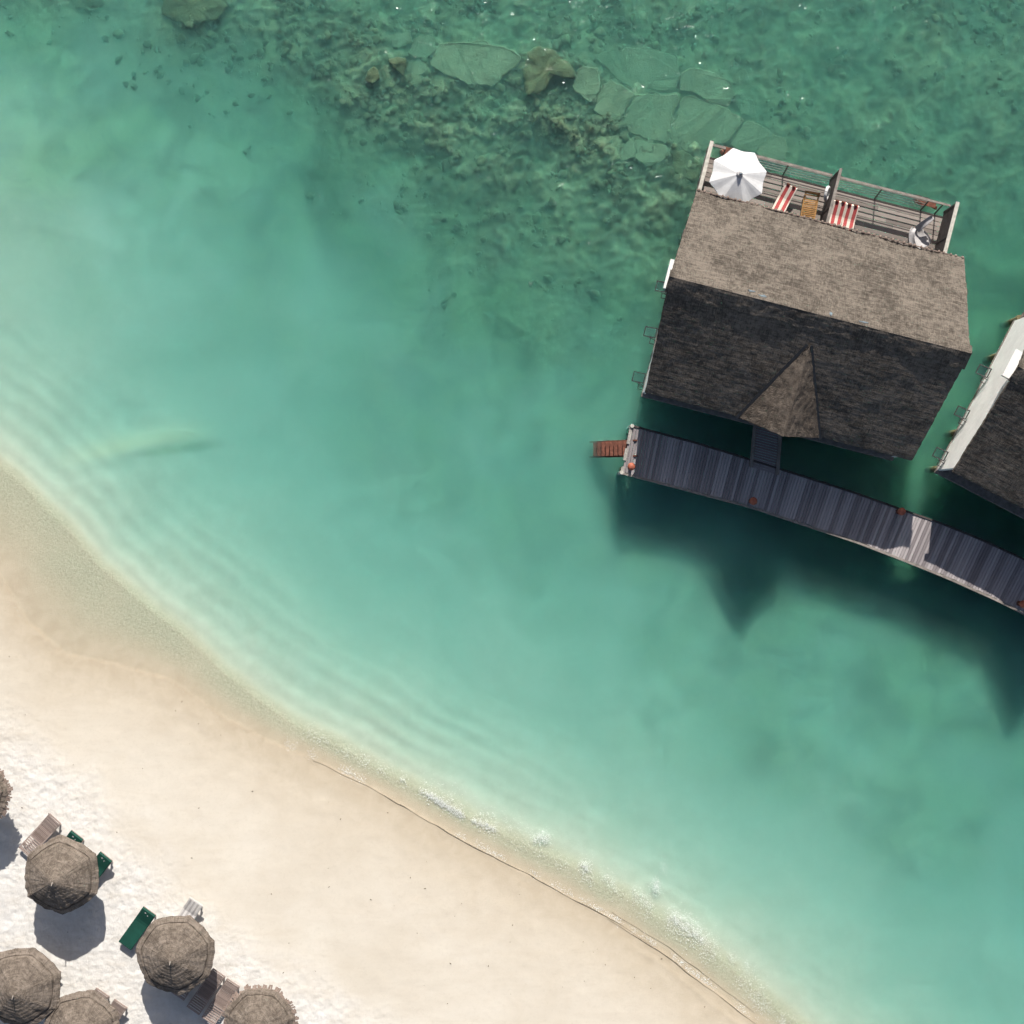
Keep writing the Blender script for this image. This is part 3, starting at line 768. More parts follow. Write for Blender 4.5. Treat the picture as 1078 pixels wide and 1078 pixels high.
# torn blue sheet showing through the thatch near the ridge (parts of the first roof)
roof1 = [c for c in villa.children if c.name.startswith('roof')][0]
for (px, py, w, d) in ((789, 309, .26, .09), (801, 315, .34, .10), (872, 333, .14, .14), (906, 342, .36, .05)):
    p = W(px, py, 7.0) - V1C; u, v = p.dot(U1), p.dot(N1); v = max(v, .06)
    mb = MB(); n = 9; i0 = 0
    nrm = Vector((0, (RZ - EZ) / SL, HV / SL)); dn = Vector((0, HV / SL, -(RZ - EZ) / SL)); off = .10 if v < .40 else .05
    c = Vector((u, v, roofz(v))) + nrm * off
    pts = [c + Vector((1, 0, 0)) * math.cos(2 * PI * k / n) * w * .65 * random.uniform(.4, 1.2) + dn * math.sin(2 * PI * k / n) * d * .9 * random.uniform(.3, 1.2) for k in range(n)]
    for p in pts: mb.vert(p)
    for p in pts: mb.vert(p - nrm * .06)
    mb.f.append(tuple(range(n))); mb.f.append(tuple(range(2 * n - 1, n - 1, -1)))
    for k in range(n): mb.f.append((k, (k + 1) % n, n + (k + 1) % n, n + k))
    mb.build('tarp_patch', M['tarp'], roof1)

# ------------------------------------------------------------------ things on the sun deck
DZ = 1.40
def deck_spot(px, py, z):
    return W(px, py, z)

# white parasol
zc = 3.75
c = W(777, 186, zc); um = empty('parasol', (c.x, c.y, DZ), R(10), 'white octagonal parasol open over the sun deck', 'parasol')
mb = MB(); n = 8; rr = 1.29; rings = 10
top = mb.vert((0, 0, zc - DZ + .50))
for q in range(1, rings + 1):
    f = q / rings
    for k in range(n * 6):
        th = 2 * PI * k / (n * 6); ph = (th % (2 * PI / n)) - PI / n
        rad = rr * (math.cos(PI / n) / math.cos(ph)) * (1 - .02 * math.cos(ph * n) * f)
        sag = .035 * f * (math.cos(ph * n) + 1) / 2
        mb.vert((rad * f * math.cos(th), rad * f * math.sin(th), zc - DZ + .50 - .50 * f ** 1.05 - sag))
K = n * 6
for k in range(K): mb.f.append((top, 1 + k, 1 + (k + 1) % K))
for q in range(rings - 1):
    for k in range(K):
        j = (k + 1) % K; mb.f.append((1 + q * K + k, 1 + (q + 1) * K + k, 1 + (q + 1) * K + j, 1 + q * K + j))
# short valance hanging from the edge
for k in range(K):
    x, y, z = mb.v[1 + (rings - 1) * K + k]; mb.vert((x, y, z - .10))
for k in range(K):
    j = (k + 1) % K; a = 1 + (rings - 1) * K; b = 1 + rings * K; mb.f.append((a + k, b + k, b + j, a + j))
can = mb.build('canopy', M['white'], um)
mb = MB(); mb.tube((0, 0, zc - DZ + .44), (0, 0, zc - DZ + .56), .17, .10, 8); mb.build('vent', M['plastic'], can)
for k in range(8):
    th = 2 * PI * (k) / 8; mb = MB(); mb.tube((0, 0, zc - DZ + .42), (1.30 * math.cos(th), 1.30 * math.sin(th), zc - DZ - .09), .012, n=6); mb.build('rib', M['pale_wood'], can)
mb = MB(); mb.tube((0, 0, 0), (0, 0, zc - DZ + .62), .028, n=10); mb.build('pole', M['pale_wood'], um)
mb = MB(); mb.tube((0, 0, 0), (0, 0, .12), .30, .26, 16); mb.build('base', M['concrete'], um)
mb = MB(); mb.ball((.02, -.02, zc - DZ + .60), .075, .05, .05, 10, 6); mb.build('finial', M['tarp'], um)

def striped_lounger(hx, hy, ang, label, grp):
    """head end at pixel hx,hy; local +x runs from head to foot"""
    z = DZ; p = W(hx, hy, z + .5); o = empty('sun_lounger', (p.x, p.y, z), ang, label, 'sun lounger', grp)
    fr = MB()
    for s in (-.29, .29): fr.bar((0.5, s, .28), (1.95, s, .28), .05, .06)
    for x in (.62, .9, 1.2, 1.5, 1.85): fr.bar((x, -.29, .27), (x, .29, .27), .05, .03)
    fr.build('frame', M['dark_wood'], o)
    for x in (.55, 1.85):
        for s in (-.28, .28):
            mb = MB(); mb.bar((x, s, 0), (x, s, .28), .05, .05); mb.build('leg', M['dark_wood'], o)
    mb = MB()
    for s in (-.28, .28): mb.bar((.02, s, .52), (.62, s, .28), .045, .05)
    mb.bar((.03, -.28, .52), (.03, .28, .52), .045, .05)
    mb.build('backrest', M['dark_wood'], o)
    # mattress following the raised back
    mb = MB(); prof = [(-.05, .60), (.02, .635), (.60, .405), (.72, .385), (1.35, .385), (1.93, .385), (1.98, .36), (1.98, .31), (.66, .315), (.0, .555)]
    for s in (-1, 1):
        for (x, zz) in prof: mb.vert((x, s * .305, zz), ((s + 1) / 2, x))
    N = len(prof)
    for k in range(N):
        j = (k + 1) % N; mb.f.append((k, j, N + j, N + k))
    mb.f.append(tuple(range(N))); mb.f.append(tuple(range(2 * N - 1, N - 1, -1)))
    m = mb.build('mattress', M['stripe'], o)
    for s in (-.17, .12):
        mb = MB(); mb.ball((-.01, s, .665), .05, .085, .035, 10, 6); mb.build('pillow_tie', M['rust'], m)
    return o
aL = math.atan2(-(220.4 - 196.8), (819.7 - 832.3)); aL = math.atan2(-24, -12.5)
striped_lounger(832.5, 196.5, math.atan2(-24, -12.5), 'red and white striped sun lounger standing alone nearest the white parasol', 'striped sun loungers on the sun deck')
striped_lounger(884.2, 213.2, math.atan2(-23.5, -5.0), 'red and white striped sun lounger touching the middle privacy screen', 'striped sun loungers on the sun deck')
striped_lounger(897.2, 216.8, math.atan2(-23.5, -5.2), 'red and white striped sun lounger on the open side of its pair', 'striped sun loungers on the sun deck')

def teak_lounger(hx, hy, ang):
    z = DZ; p = W(hx, hy, z + .5); o = empty('sun_lounger', (p.x, p.y, z), ang, 'bare teak slatted sun lounger left of the dark privacy screen', 'sun lounger')
    fr = MB()
    for s in (-.32, .32): fr.bar((.15, s, .34), (1.95, s, .34), .06, .07)
    fr.build('frame', M['teak'], o)
    for x in (.3, 1.85):
        for s in (-.31, .31):
            mb = MB(); mb.bar((x, s, 0), (x, s, .31), .06, .06); mb.build('leg', M['teak'], o)
    mb = MB(); x = .30
    while x < 1.95: mb.box(x, x + .055, -.30, .30, .36, .385, random.random()); x += .085
    mb.build('seat', M['teak'], o)
    mb = MB(); mb.bar((.0, -.36, .50), (.0, .36, .50), .09, .07); mb.bar((.12, -.36, .47), (.12, .36, .47), .05, .05)
    for s in (-.30, .30): mb.bar((-.02, s, .48), (.35, s, .36), .05, .05)
    mb.build('backrest', M['teak'], o)
teak_lounger(855.5, 203.0, math.atan2(-25, -4.5))

# life ring on the middle screen
p = W(870.5, 203.5, 2.6)
o = empty('life_ring', p, V1A, 'white life ring hanging on the dark middle privacy screen', 'life ring')
mb = MB(); mb.torus((0, 0, 0), (1, 0, .35), .27, .075); rg = mb.build('ring', M['white'], o, True)
for k in range(4):
    t = PI / 4 + k * PI / 2; mb = MB(); nr = Vector((1, 0, .35)).normalized(); a = nr.orthogonal().normalized(); b = nr.cross(a)
    mb.torus((a * math.cos(t) + b * math.sin(t)) * .27, (-a * math.sin(t) + b * math.cos(t)), .078, .012, 14, 6); mb.build('band', M['plastic'], rg)
mb = MB(); mb.bar((.06, 0, .16), (.16, 0, .16), .04, .04); mb.build('hook', M['black'], o)

# pale moulded lounge chair with a long raised leaf
p = W(966, 247, DZ + .4); o = empty('lounge_chair', (p.x, p.y, DZ), R(12), 'pale grey moulded lounge chair with tilted back near the right privacy screen', 'lounge chair')
def shell(name, pts, w0, w1, thick, parent, mat='plastic', tilt=(0, 0)):
    """curved moulded strip along pts with widths w0..w1"""
    P = [Vector(q) for q in pts]; n = 18; m = 9
    def cat(t):
        x = t * (len(P) - 1); i = min(int(x), len(P) - 2); f = x - i
        p0, p1, p2, p3 = P[max(i - 1, 0)], P[i], P[i + 1], P[min(i + 2, len(P) - 1)]
        return .5 * ((2 * p1) + (p2 - p0) * f + (2 * p0 - 5 * p1 + 4 * p2 - p3) * f * f + (3 * p1 - p0 - 3 * p2 + p3) * f ** 3)
    mb = MB()
    for layer in (0, thick):
        for i in range(n + 1):
            t = i / n; c = cat(t); d = (cat(min(1, t + .02)) - cat(max(0, t - .02))).normalized(); sd = d.cross(Vector((0, 0, 1)))
            if sd.length < .05: sd = Vector((0, 1, 0))
            sd.normalize(); w = (w0 + (w1 - w0) * t) * (1 - .35 * abs(2 * t - 1) ** 6)
            for j in range(m + 1):
                q = j / m * 2 - 1
                mb.vert(c + sd * q * w + Vector((0, 0, .07 * q * q - layer)))
    N = (n + 1) * (m + 1)
    for i in range(n):
        for j in range(m):
            a = i * (m + 1) + j; f = (a, a + m + 1, a + m + 2, a + 1); mb.f.append(f); mb.f.append(tuple(N + k for k in reversed(f)))
    rim = [i * (m + 1) for i in range(n + 1)] + [n * (m + 1) + j for j in range(1, m + 1)] + [i * (m + 1) + m for i in range(n - 1, -1, -1)] + [j for j in range(m - 1, 0, -1)]
    for k in range(len(rim)): mb.f.append((rim[(k + 1) % len(rim)], rim[k], N + rim[k], N + rim[(k + 1) % len(rim)]))
    return mb.build(name, M[mat], parent, True)
shell('seat', [(.14, -.66, .44), (.09, -.34, .37), (.02, .02, .35), (-.04, .24, .46)], .33, .30, .03, o)
shell('backrest', [(-.02, .22, .45), (.26, .38, .78), (.66, .56, 1.02)], .17, .12, .03, o)
shell('armrest', [(-.30, -.62, .46), (-.40, -.25, .60), (-.34, .12, .70), (-.16, .30, .62)], .15, .12, .025, o)
shell('armrest', [(.44, -.56, .48), (.40, -.28, .58), (.24, .06, .60)], .06, .05, .025, o)
for (x, y) in ((.34, -.5), (-.34, -.48), (.24, .2), (-.28, .2)):
    mb = MB(); mb.tube((x, y, 0), (x * .85, y * .9, .42), .022, n=8); mb.build('leg', M['plastic'], o)

# ------------------------------------------------------------------ jetty
JZ = 1.2
TOP = [(664, 449), (735, 468), (812, 492), (900, 520), (953, 539), (988, 551), (1032, 569), (1078, 590), (1130, 616), (1190, 648)]
BOT = [(655, 497), (716, 513), (793, 533.5), (836, 548), (900, 569), (954.5, 590), (999, 608), (1050, 631), (1102, 657), (1164, 690)]
def curve(P, n):
    P = np.array(P, float); L = np.concatenate([[0], np.cumsum(np.hypot(*np.diff(P, axis=0).T))]); t = np.linspace(0, 1, n)
    out = np.stack([np.interp(t * L[-1], L, P[:, k]) for k in (0, 1)], 1)
    for _ in range(6): out[1:-1] = (out[:-2] + 2 * out[1:-1] + out[2:]) / 4
    return out
NB = 178
ct = curve(TOP, NB); cb = curve(BOT, NB)
base = W(660, 473, JZ)
jet = empty('jetty', (base.x, base.y, 0), 0, 'long curved grey plank jetty passing in front of the villas', 'jetty')
mb = MB()
for i in range(NB - 1):
    g = .06; e = random.uniform(-.6, .6)
    def pt(arr, f): q = arr[i] + (arr[i + 1] - arr[i]) * f; return q
    q = [pt(ct, g), pt(ct, 1 - g), pt(cb, 1 - g), pt(cb, g)]
    dirv = (q[3] - q[0]) / np.linalg.norm(q[3] - q[0])
    q[2] = q[2] + dirv * e; q[3] = q[3] + dirv * e
    lift = random.uniform(0, .018); tn = random.uniform(.05, .75) if random.random() < .86 else random.uniform(.8, 1.0)
    i0 = len(mb.v); off = random.random() * 30
    for z in (JZ + lift, JZ - .045):
        for k, p in enumerate(q):
            w = W(p[0], p[1], JZ); mb.vert(Vector((w.x - base.x, w.y - base.y, z)), (off + (2.1 if k in (2, 3) else 0), off + (.13 if k in (1, 2) else 0)), tn)
    for f in ((0, 1, 2, 3), (7, 6, 5, 4), (0, 4, 5, 1), (1, 5, 6, 2), (2, 6, 7, 3), (3, 7, 4, 0)): mb.f.append(tuple(i0 + k for k in f))
mb.build('deck', M['jetty'], jet)
def beam(arr, inset, z0, z1, w, mat, name='edge_beam', step=6, a0=0):
    mb = MB(); idx = list(range(a0, NB, step))
    for a, b in zip(idx[:-1], idx[1:]):
        pa = W(*(arr[a] + inset), JZ) - base; pb = W(*(arr[b] + inset), JZ) - base
        pa.z = pb.z = (z0 + z1) / 2; mb.bar(pa, pb, w, z1 - z0)
    return mb.build(name, M[mat], jet)
beam(ct, np.array((-.3, -1.3)), JZ - .12, JZ + .05, .09, 'dark_wood'); beam(cb, np.array((.4, 1.3)), JZ - .16, JZ + .035, .10, 'grey_wood')
p0 = W(664.5, 450, JZ) - base; p1 = W(654.5, 498, JZ) - base; d = (p1 - p0)
for (f0, f1) in ((0, .36), (.46, .72), (.86, 1.0)):
    mb = MB(); a = p0 + d * f0; b = p0 + d * f1; a.z = b.z = JZ + .02; mb.bar(a, b, .14, .12); mb.build('end_beam', M['worn_wood'], jet)
for i in range(0, NB, 16):
    for arr, sh in ((ct, 4), (cb, -4)):
        p = W(arr[i][0] + 2, arr[i][1] + sh, JZ) - base; mb = MB(); mb.tube((p.x, p.y, -3.2), (p.x, p.y, JZ - .06), .11, n=10); mb.build('pile', M['concrete'], jet)
for (x, y) in ((666, 448.5), (655, 497.5)):
    p = W(x, y, JZ) - base; mb = MB(); mb.tube((p.x - .03, p.y, -3.0), (p.x - .03, p.y, JZ + .16), .10, .09, 10); mb.build('pile', M['pale_wood'], jet)
# steps down into the water at the end
mb = MB(); T0 = W(668, 463.6, JZ) - base; T1 = W(668, 480, JZ) - base; dx = Vector((-1, .012, 0))
for P in (T0, T1):
    a = P + Vector((.10, 0, JZ + .06 - P.z)); b = P + dx * 1.95; b.z = -.85
    mb.bar(Vector((a.x, a.y, JZ + .05)), b, .07, .20)
st = mb.build('stairs', M['rust'], jet)
for k in range(8):
    q = k / 8; mb = MB(); cx = T0 + (T1 - T0) * .5 + dx * (.42 + q * 1.5); z = JZ - .18 - q * 1.62
    L = abs((T1 - T0).y) / 2 - .03
    mb.quadbox((cx.x, cx.y, z), (.125, 0, 0), (0, L, 0), (0, 0, .025)); mb.build('tread', M['rust'], st)
# gangway to the porch
ga = W(790.5, 492, JZ); gb = W(818, 500, JZ); top_a = VL(-.62, -4.4, JZ); top_b = VL(.62, -4.4, JZ)
mb = MB(); k = 18
for i in range(k):
    f0, f1 = i / k + .006, (i + 1) / k - .006
    q = [(ga + (top_a - ga) * f0), (gb + (top_b - gb) * f0), (gb + (top_b - gb) * f1), (ga + (top_a - ga) * f1)]
    i0 = len(mb.v); tn = random.uniform(.1, .5)
    for z in (JZ + .035, JZ - .02):
        for n_, p in enumerate(q): mb.vert((p.x - base.x, p.y - base.y, z), (n_ % 2 * 1.2 + i, i * .3 + (n_ // 2) * .13), tn)
    for f in ((0, 1, 2, 3), (7, 6, 5, 4), (0, 4, 5, 1), (1, 5, 6, 2), (2, 6, 7, 3), (3, 7, 4, 0)): mb.f.append(tuple(i0 + n_ for n_ in f))
gw = mb.build('gangway', M['jetty'], jet)
for a, b in ((ga, top_a), (gb, top_b)):
    mb = MB(); p, q = a - base, b - base; p.z = q.z = JZ + .04; mb.bar(p, q, .16, .12); mb.build('kerb', M['grey_wood'], gw)

# round topped bollards on the jetty
bl = None
for (x, y, lab) in ((664.6, 491.2, 'rust red ball bollard at the end of the jetty beside the steps'), (793, 527.5, 'rust red ball bollard in shade opposite the porch gangway'),
                    (949, 538.5, 'orange red ball bollard at the edge of the sunlit planks'), (1077, 636, 'red ball bollard cut by the frame edge')):
    p = W(x, y, JZ + .55)
    if bl is None:
        bl = empty('bollard', (p.x, p.y, JZ), 0, lab, 'bollard', 'ball bollards along the jetty')
        mb = MB(); mb.tube((0, 0, 0), (0, 0, .50), .07, .06, 12); mb.tube((0, 0, 0), (0, 0, .05), .13, .12, 12); mb.build('post', M['rust'], bl)
        mb = MB(); mb.ball((0, 0, .60), .185, .185, .17, 20, 12); mb.build('ball', M['ball'], bl, True)
    else: dup(bl, (p.x, p.y, JZ), .7 * x, lab)

# ------------------------------------------------------------------ beach: thatched parasols
def beach_parasol(px, py, r, h, n, rot, label, fringe=0, ze=2.15, seed=0):
    g = gz(px, py); p = W(px, py, g + ze); root = empty('thatched_parasol', (p.x, p.y, g), 0, label, 'beach parasol', 'thatched parasols on the beach')
    mb = MB(); NA = n * 14; NR = 34
    sr = .84
    def prof(f):                       # height above the eave
        z = h * (1 - math.sqrt(f * f + .012)) + .10 * math.exp(-(f / .16) ** 2) + .06 * math.sin(f * PI)
        if f > sr: z -= .05
        z -= .07 * math.exp(-((f - sr) / .014) ** 2)
        return z
    fl = list(np.linspace(.02, sr - .035, NR - 10)) + [sr - .018, sr - .006, sr + .006, sr + .018] + list(np.linspace(sr + .035, 1, 7))
    i0 = mb.vert((0, 0, ze + prof(0)), (0, 0))
    for f in fl:
        for k in range(NA):
            th = 2 * PI * k / NA; ph = (th % (2 * PI / n)) - PI / n
            poly = math.cos(PI / n) / math.cos(ph); poly = .55 * poly + .45 * .955
            mixp = poly * min(1, f * 2.5) + (1 - min(1, f * 2.5))
            xx, yy = math.cos(th), math.sin(th)
            nz = float(fbm(np.array([xx * f * 7]), np.array([yy * f * 7]), 500 + seed, 3)[0]); n2 = float(fbm(np.array([th * 9]), np.array([f * 2]), 510 + seed, 2)[0])
            seamw = 1 + .012 * float(fbm(np.array([th * 4]), np.array([0.5]), 520 + seed, 2)[0])
            rad = r * f * mixp * (seamw if f > .6 else 1) * (1 + (.02 * n2 if f > .97 else 0))
            ring = .018 * (((f * r * 5.0) + .15 * n2) % 1.0 - .5)
            mb.vert((rad * math.cos(th + rot), rad * math.sin(th + rot), ze + prof(f) + .03 * nz * f + .022 * n2 * f - ring), (th * 1.9, f * r))
    Q = len(fl)
    for k in range(NA): mb.f.append((i0, 1 + k, 1 + (k + 1) % NA))
    for q in range(Q - 1):
        for k in range(NA):
            j = (k + 1) % NA; mb.f.append((1 + q * NA + k, 1 + (q + 1) * NA + k, 1 + (q + 1) * NA + j, 1 + q * NA + j))
    b0 = len(mb.v)
    for k in range(NA):
        x, y, z = mb.v[1 + (Q - 1) * NA + k]; mb.vert((x * .985, y * .985, z - .13), (k * .1, r))
    ct_ = mb.vert((0, 0, ze + h - .15))
    for k in range(NA):
        j = (k + 1) % NA; a = 1 + (Q - 1) * NA; mb.f.append((a + k, b0 + k, b0 + j, a + j)); mb.f.append((b0 + k, ct_, b0 + j))
    cn = mb.build('canopy', M['thatch_old'], root)
    mb = MB(); mb.tube((0, 0, ze + h - .05), (.03, -.10, ze + h + .22), .035, .02, 8); mb.build('finial', M['grey_wood'], cn)
    if fringe:
        mb = MB()
        for k in range(120):
            th = 2 * PI * k / 120 + random.uniform(-.03, .03); ph = ((th - rot) % (2 * PI / n)) - PI / n
            rad = r * (.55 * math.cos(PI / n) / math.cos(ph) + .45 * .955); L = random.uniform(.06, .30) * fringe; w = random.uniform(.03, .07); tw = random.uniform(-.3, .3)
            e = Vector((math.cos(th), math.sin(th), 0)); s_ = Vector((-e.y, e.x, 0)); a = e * (rad - .06) + Vector((0, 0, ze - .03)); b = a + (e + s_ * tw) * L + Vector((0, 0, -.10))
            mb.bar(a, b, w * 2, .015)
        mb.build('fringe', M['fringe'], root)
    mb = MB(); mb.tube((0, 0, -.5), (0, 0, ze + h - .1), .075, .06, 12); mb.build('pole', M['grey_wood'], root)
    for k in range(n):
        th = 2 * PI * k / n + rot; mb = MB(); mb.bar((0, 0, ze + h - .25), (r * .9 * math.cos(th), r * .9 * math.sin(th), ze - .10), .05, .06); mb.build('rafter', M['grey_wood'], root)
    return root
beach_parasol(64.5, 921.5, 1.86, 1.30, 6, R(-88), 'thatched parasol with a dark shaded side, green loungers poking out behind', 0, 2.25, 1)
beach_parasol(184.5, 1005, 1.90, 1.00, 7, R(70), 'round topped thatched parasol between the green lounger and the wooden pair', 0, 2.1, 2)
beach_parasol(22, 1040, 1.92, 1.05, 7, R(20), 'thatched parasol cut by the left frame edge, overlapping its neighbour', 0, 2.2, 3)
beach_parasol(86, 1084, 1.86, 1.05, 7, R(25), 'thatched parasol cut by the bottom edge, overlapped by its neighbour', 0, 2.05, 4)
beach_parasol(273, 1077, 1.70, 1.0, 7, R(10), 'ragged fringed thatched parasol cut by the bottom frame edge', .9, 2.1, 5)
beach_parasol(-27, 836, 1.62, 1.1, 7, R(5), 'ragged fringed thatched parasol showing only its rim at the left edge', .9, 2.2, 6)

# ------------------------------------------------------------------ beach loungers
def beach_lounger(hx, hy, fx, fy, kind, label, zoff=0):
    mx, my = (hx + fx) / 2, (hy + fy) / 2; g = gz(mx, my)
    ph, pf = W(hx, hy, g + .5), W(fx, fy, g + .35); d = pf - ph; L = math.hypot(d.x, d.y); ang = math.atan2(d.y, d.x)
    names = {'wood': ('lounger_wood', 'wooden sun loungers on the sand'), 'pale': ('lounger_pale', 'wooden sun loungers on the sand'), 'green': ('lounger_wood', 'green sun loungers on the sand')}
    mt, grp = names[kind]; mt = M[mt]
    o = empty('sun_lounger', (ph.x, ph.y, g), ang, label, 'sun lounger', grp)
    hw = .34; hb = .66
    zs = .34; zh = .58
    fr = MB()
    for s in (-hw, hw): fr.bar((hb - .1, s, zs), (L, s, zs), .05, .08, .6); fr.bar((.15, s, zs - .12), (hb, s, zs), .045, .06, .5)
    fr.bar((L - .03, -hw, zs), (L - .03, hw, zs), .06, .08, .7); fr.build('frame', mt, o)
    for x in (.25, L - .25):
        for s in (-hw + .02, hw - .02):
            mb = MB(); mb.bar((x, s, -.05), (x, s, zs - .03), .06, .06); mb.build('leg', mt, o)
    mb = MB(); x = hb + .02
    while x < L - .08:
        if kind == 'pale': break
        gap = .115 if x > L * .62 else .072
        mb.box(x, x + .062, -hw + .03, hw - .03, zs + .01, zs + .035, random.uniform(.3, .9) if x > L * .62 else random.uniform(0, .45)); x += gap
    if kind == 'pale':
        for k in range(6): y = -hw + .03 + k * (2 * hw - .06) / 6; mb.box(hb, L - .06, y + .008, y + .105, zs + .01, zs + .035, (.15, .95, .3, .9, .2, .85)[k])
    mb.build('seat', mt, o)
    mb = MB(); up = Vector((-(hb), 0, zh - zs)); un = up.normalized(); nn = Vector((un.z, 0, -un.x)); nn = nn if nn.z > 0 else -nn
    for s in (-hw, hw): mb.bar((hb, s, zs), (0, s, zh), .05, .06, .6)
    mb.bar((0, -hw - .02, zh), (0, hw + .02, zh), .06, .06, .7)
    if kind == 'pale':
        for k in range(6):
            y = -hw + .03 + k * (2 * hw - .06) / 6; c = Vector((hb / 2, y + .055, (zs + zh) / 2)) + nn * .03; mb.quadbox(c, up * .47, (0, .045, 0), nn * .012, (.15, .95, .3, .9, .2, .85)[k])
    else:
        q = .05
        while q < .95:
            c = Vector((hb, 0, zs)) + up * q + nn * .03; mb.quadbox(c, un * .028, (0, hw - .03, 0), nn * .012, random.uniform(.3, .95)); q += .105
    bk = mb.build('backrest', mt, o)
    if kind == 'green':
        mb = MB(); N = 9
        prof = [(-.02, zh + .05), (.05, zh + .13), (hb - .04, zs + .15), (hb + .1, zs + .125), (L * .7, zs + .12), (L + .0, zs + .11), (L + .03, zs + .07), (L, zs + .045), (hb, zs + .055), (0, zh + .04)]
        for s in (-1, -.93, .93, 1):
            dz = -.02 if abs(s) == 1 else 0
            for (x, z) in prof: mb.vert((x, s * (hw + .02), z + dz))
        n = len(prof)
        for r_ in range(3):
            for k in range(n): j = (k + 1) % n; mb.f.append((r_ * n + k, r_ * n + j, (r_ + 1) * n + j, (r_ + 1) * n + k))
        mb.f.append(tuple(range(n))); mb.f.append(tuple(range(4 * n - 1, 3 * n - 1, -1)))
        m = mb.build('mattress', M['green'], o)
        # sun bleached crest patches on the head rest
        mb = MB()
        for (x, y, w, h_) in ((.16, -.10, .05, .07), (.22, .06, .06, .04)):
            c = Vector((x, y, zh + .13 - (x - .05) * (zh - zs - .02) / (hb - .09) + .012)); mb.quadbox(c, un * w * .5, (0, h_ * .5, 0), nn * .004)
        mb.build('patch', M['plastic'], m)
    if kind in ('wood', 'pale'): pass
    return o
beach_lounger(58.5, 861.5, 25.5, 897.5, 'wood', 'weathered wooden sun lounger furthest up the beach, in full sun', 0)
beach_lounger(82, 878.5, 54.5, 914.5, 'green', 'green sun lounger mostly hidden behind the dark sided parasol')
beach_lounger(112.5, 901, 84, 937, 'green', 'green sun lounger sticking out on the sea side of the parasol')
beach_lounger(158, 958.5, 132, 995, 'green', 'whole green sun lounger lying in the open beside a parasol')
beach_lounger(207, 949, 181, 988, 'pale', 'bleached grey striped sun lounger peeking out behind the round parasol')
beach_lounger(212.5, 1010, 187, 1049, 'wood', 'dark wooden sun lounger in the shade under the round parasol')
beach_lounger(231, 1023.5, 203, 1064, 'wood', 'wooden sun lounger half in the round parasol shadow')
beach_lounger(246, 1034, 219, 1075, 'wood', 'sunlit wooden sun lounger between the round and the ragged parasols')
beach_lounger(108.5, 1044, 82, 1083, 'wood', 'wooden sun lounger showing its head, nearer the parasol of its pair')
beach_lounger(127.5, 1056, 101, 1095, 'wood', 'wooden sun lounger showing its head, on the sea side of its pair')
beach_lounger(37, 1004, 10, 1043, 'wood', 'wooden sun lounger hidden but for one corner behind the left edge parasol')
beach_lounger(57, 1018, 30, 1057, 'wood', 'wooden sun lounger with its pale head showing beside the left edge parasol')

# ------------------------------------------------------------------ drift, painted waterline shade and foam
def build_drift():
    mb = MB()
    for k in range(95):
        px = random.uniform(0, 760); 
        py = np.interp(px, [p[0] for p in SHORE], [p[1] for p in SHORE]) + random.uniform(8, 300)
        if py > 1085: continue
        g = gz(px, py); p = W(px, py, g + .01); s = random.uniform(.007, .024); a = random.uniform(0, 6.3)
        mb.quadbox(p, (s * math.cos(a) * random.uniform(1, 2.2), s * math.sin(a) * 1.5, 0), (-s * .6 * math.sin(a), s * .6 * math.cos(a), 0), (0, 0, .012))
    tag(mb.build('seaweed_debris', M['pebble']), 'tiny dark bits of seaweed strewn on the sand', 'debris', None, 'stuff')
build_drift()

def build_lip_shade():  # narrow ribbon whose dark colour stands in for the shade of the water lip
    mb = MB()
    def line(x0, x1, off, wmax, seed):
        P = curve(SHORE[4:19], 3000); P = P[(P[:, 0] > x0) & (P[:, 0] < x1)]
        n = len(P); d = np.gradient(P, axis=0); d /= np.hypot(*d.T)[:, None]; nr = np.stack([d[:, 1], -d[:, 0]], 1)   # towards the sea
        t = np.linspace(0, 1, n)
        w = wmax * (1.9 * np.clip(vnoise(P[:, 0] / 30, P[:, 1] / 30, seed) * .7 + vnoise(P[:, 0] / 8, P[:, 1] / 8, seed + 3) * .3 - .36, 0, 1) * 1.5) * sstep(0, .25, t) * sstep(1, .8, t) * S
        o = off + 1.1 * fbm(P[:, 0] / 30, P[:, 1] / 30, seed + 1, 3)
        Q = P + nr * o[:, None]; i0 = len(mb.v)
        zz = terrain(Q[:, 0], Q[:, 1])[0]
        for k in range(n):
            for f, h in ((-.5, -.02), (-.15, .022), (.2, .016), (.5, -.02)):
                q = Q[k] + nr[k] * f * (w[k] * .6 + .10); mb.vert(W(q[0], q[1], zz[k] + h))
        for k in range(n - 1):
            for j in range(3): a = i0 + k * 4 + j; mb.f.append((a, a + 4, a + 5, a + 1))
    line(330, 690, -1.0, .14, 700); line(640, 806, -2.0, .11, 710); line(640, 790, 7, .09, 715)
    tag(mb.build('lip_shade_line', M['lip_shade'], None, True), 'thin dark ribbon painted in as the shade of the water lip along the shore', 'painted lip shade', None, 'stuff')
M['lip_shade'] = mat_plain('lip_shade_dark', (.17, .14, .10), .6, .4, 5)
build_lip_shade()

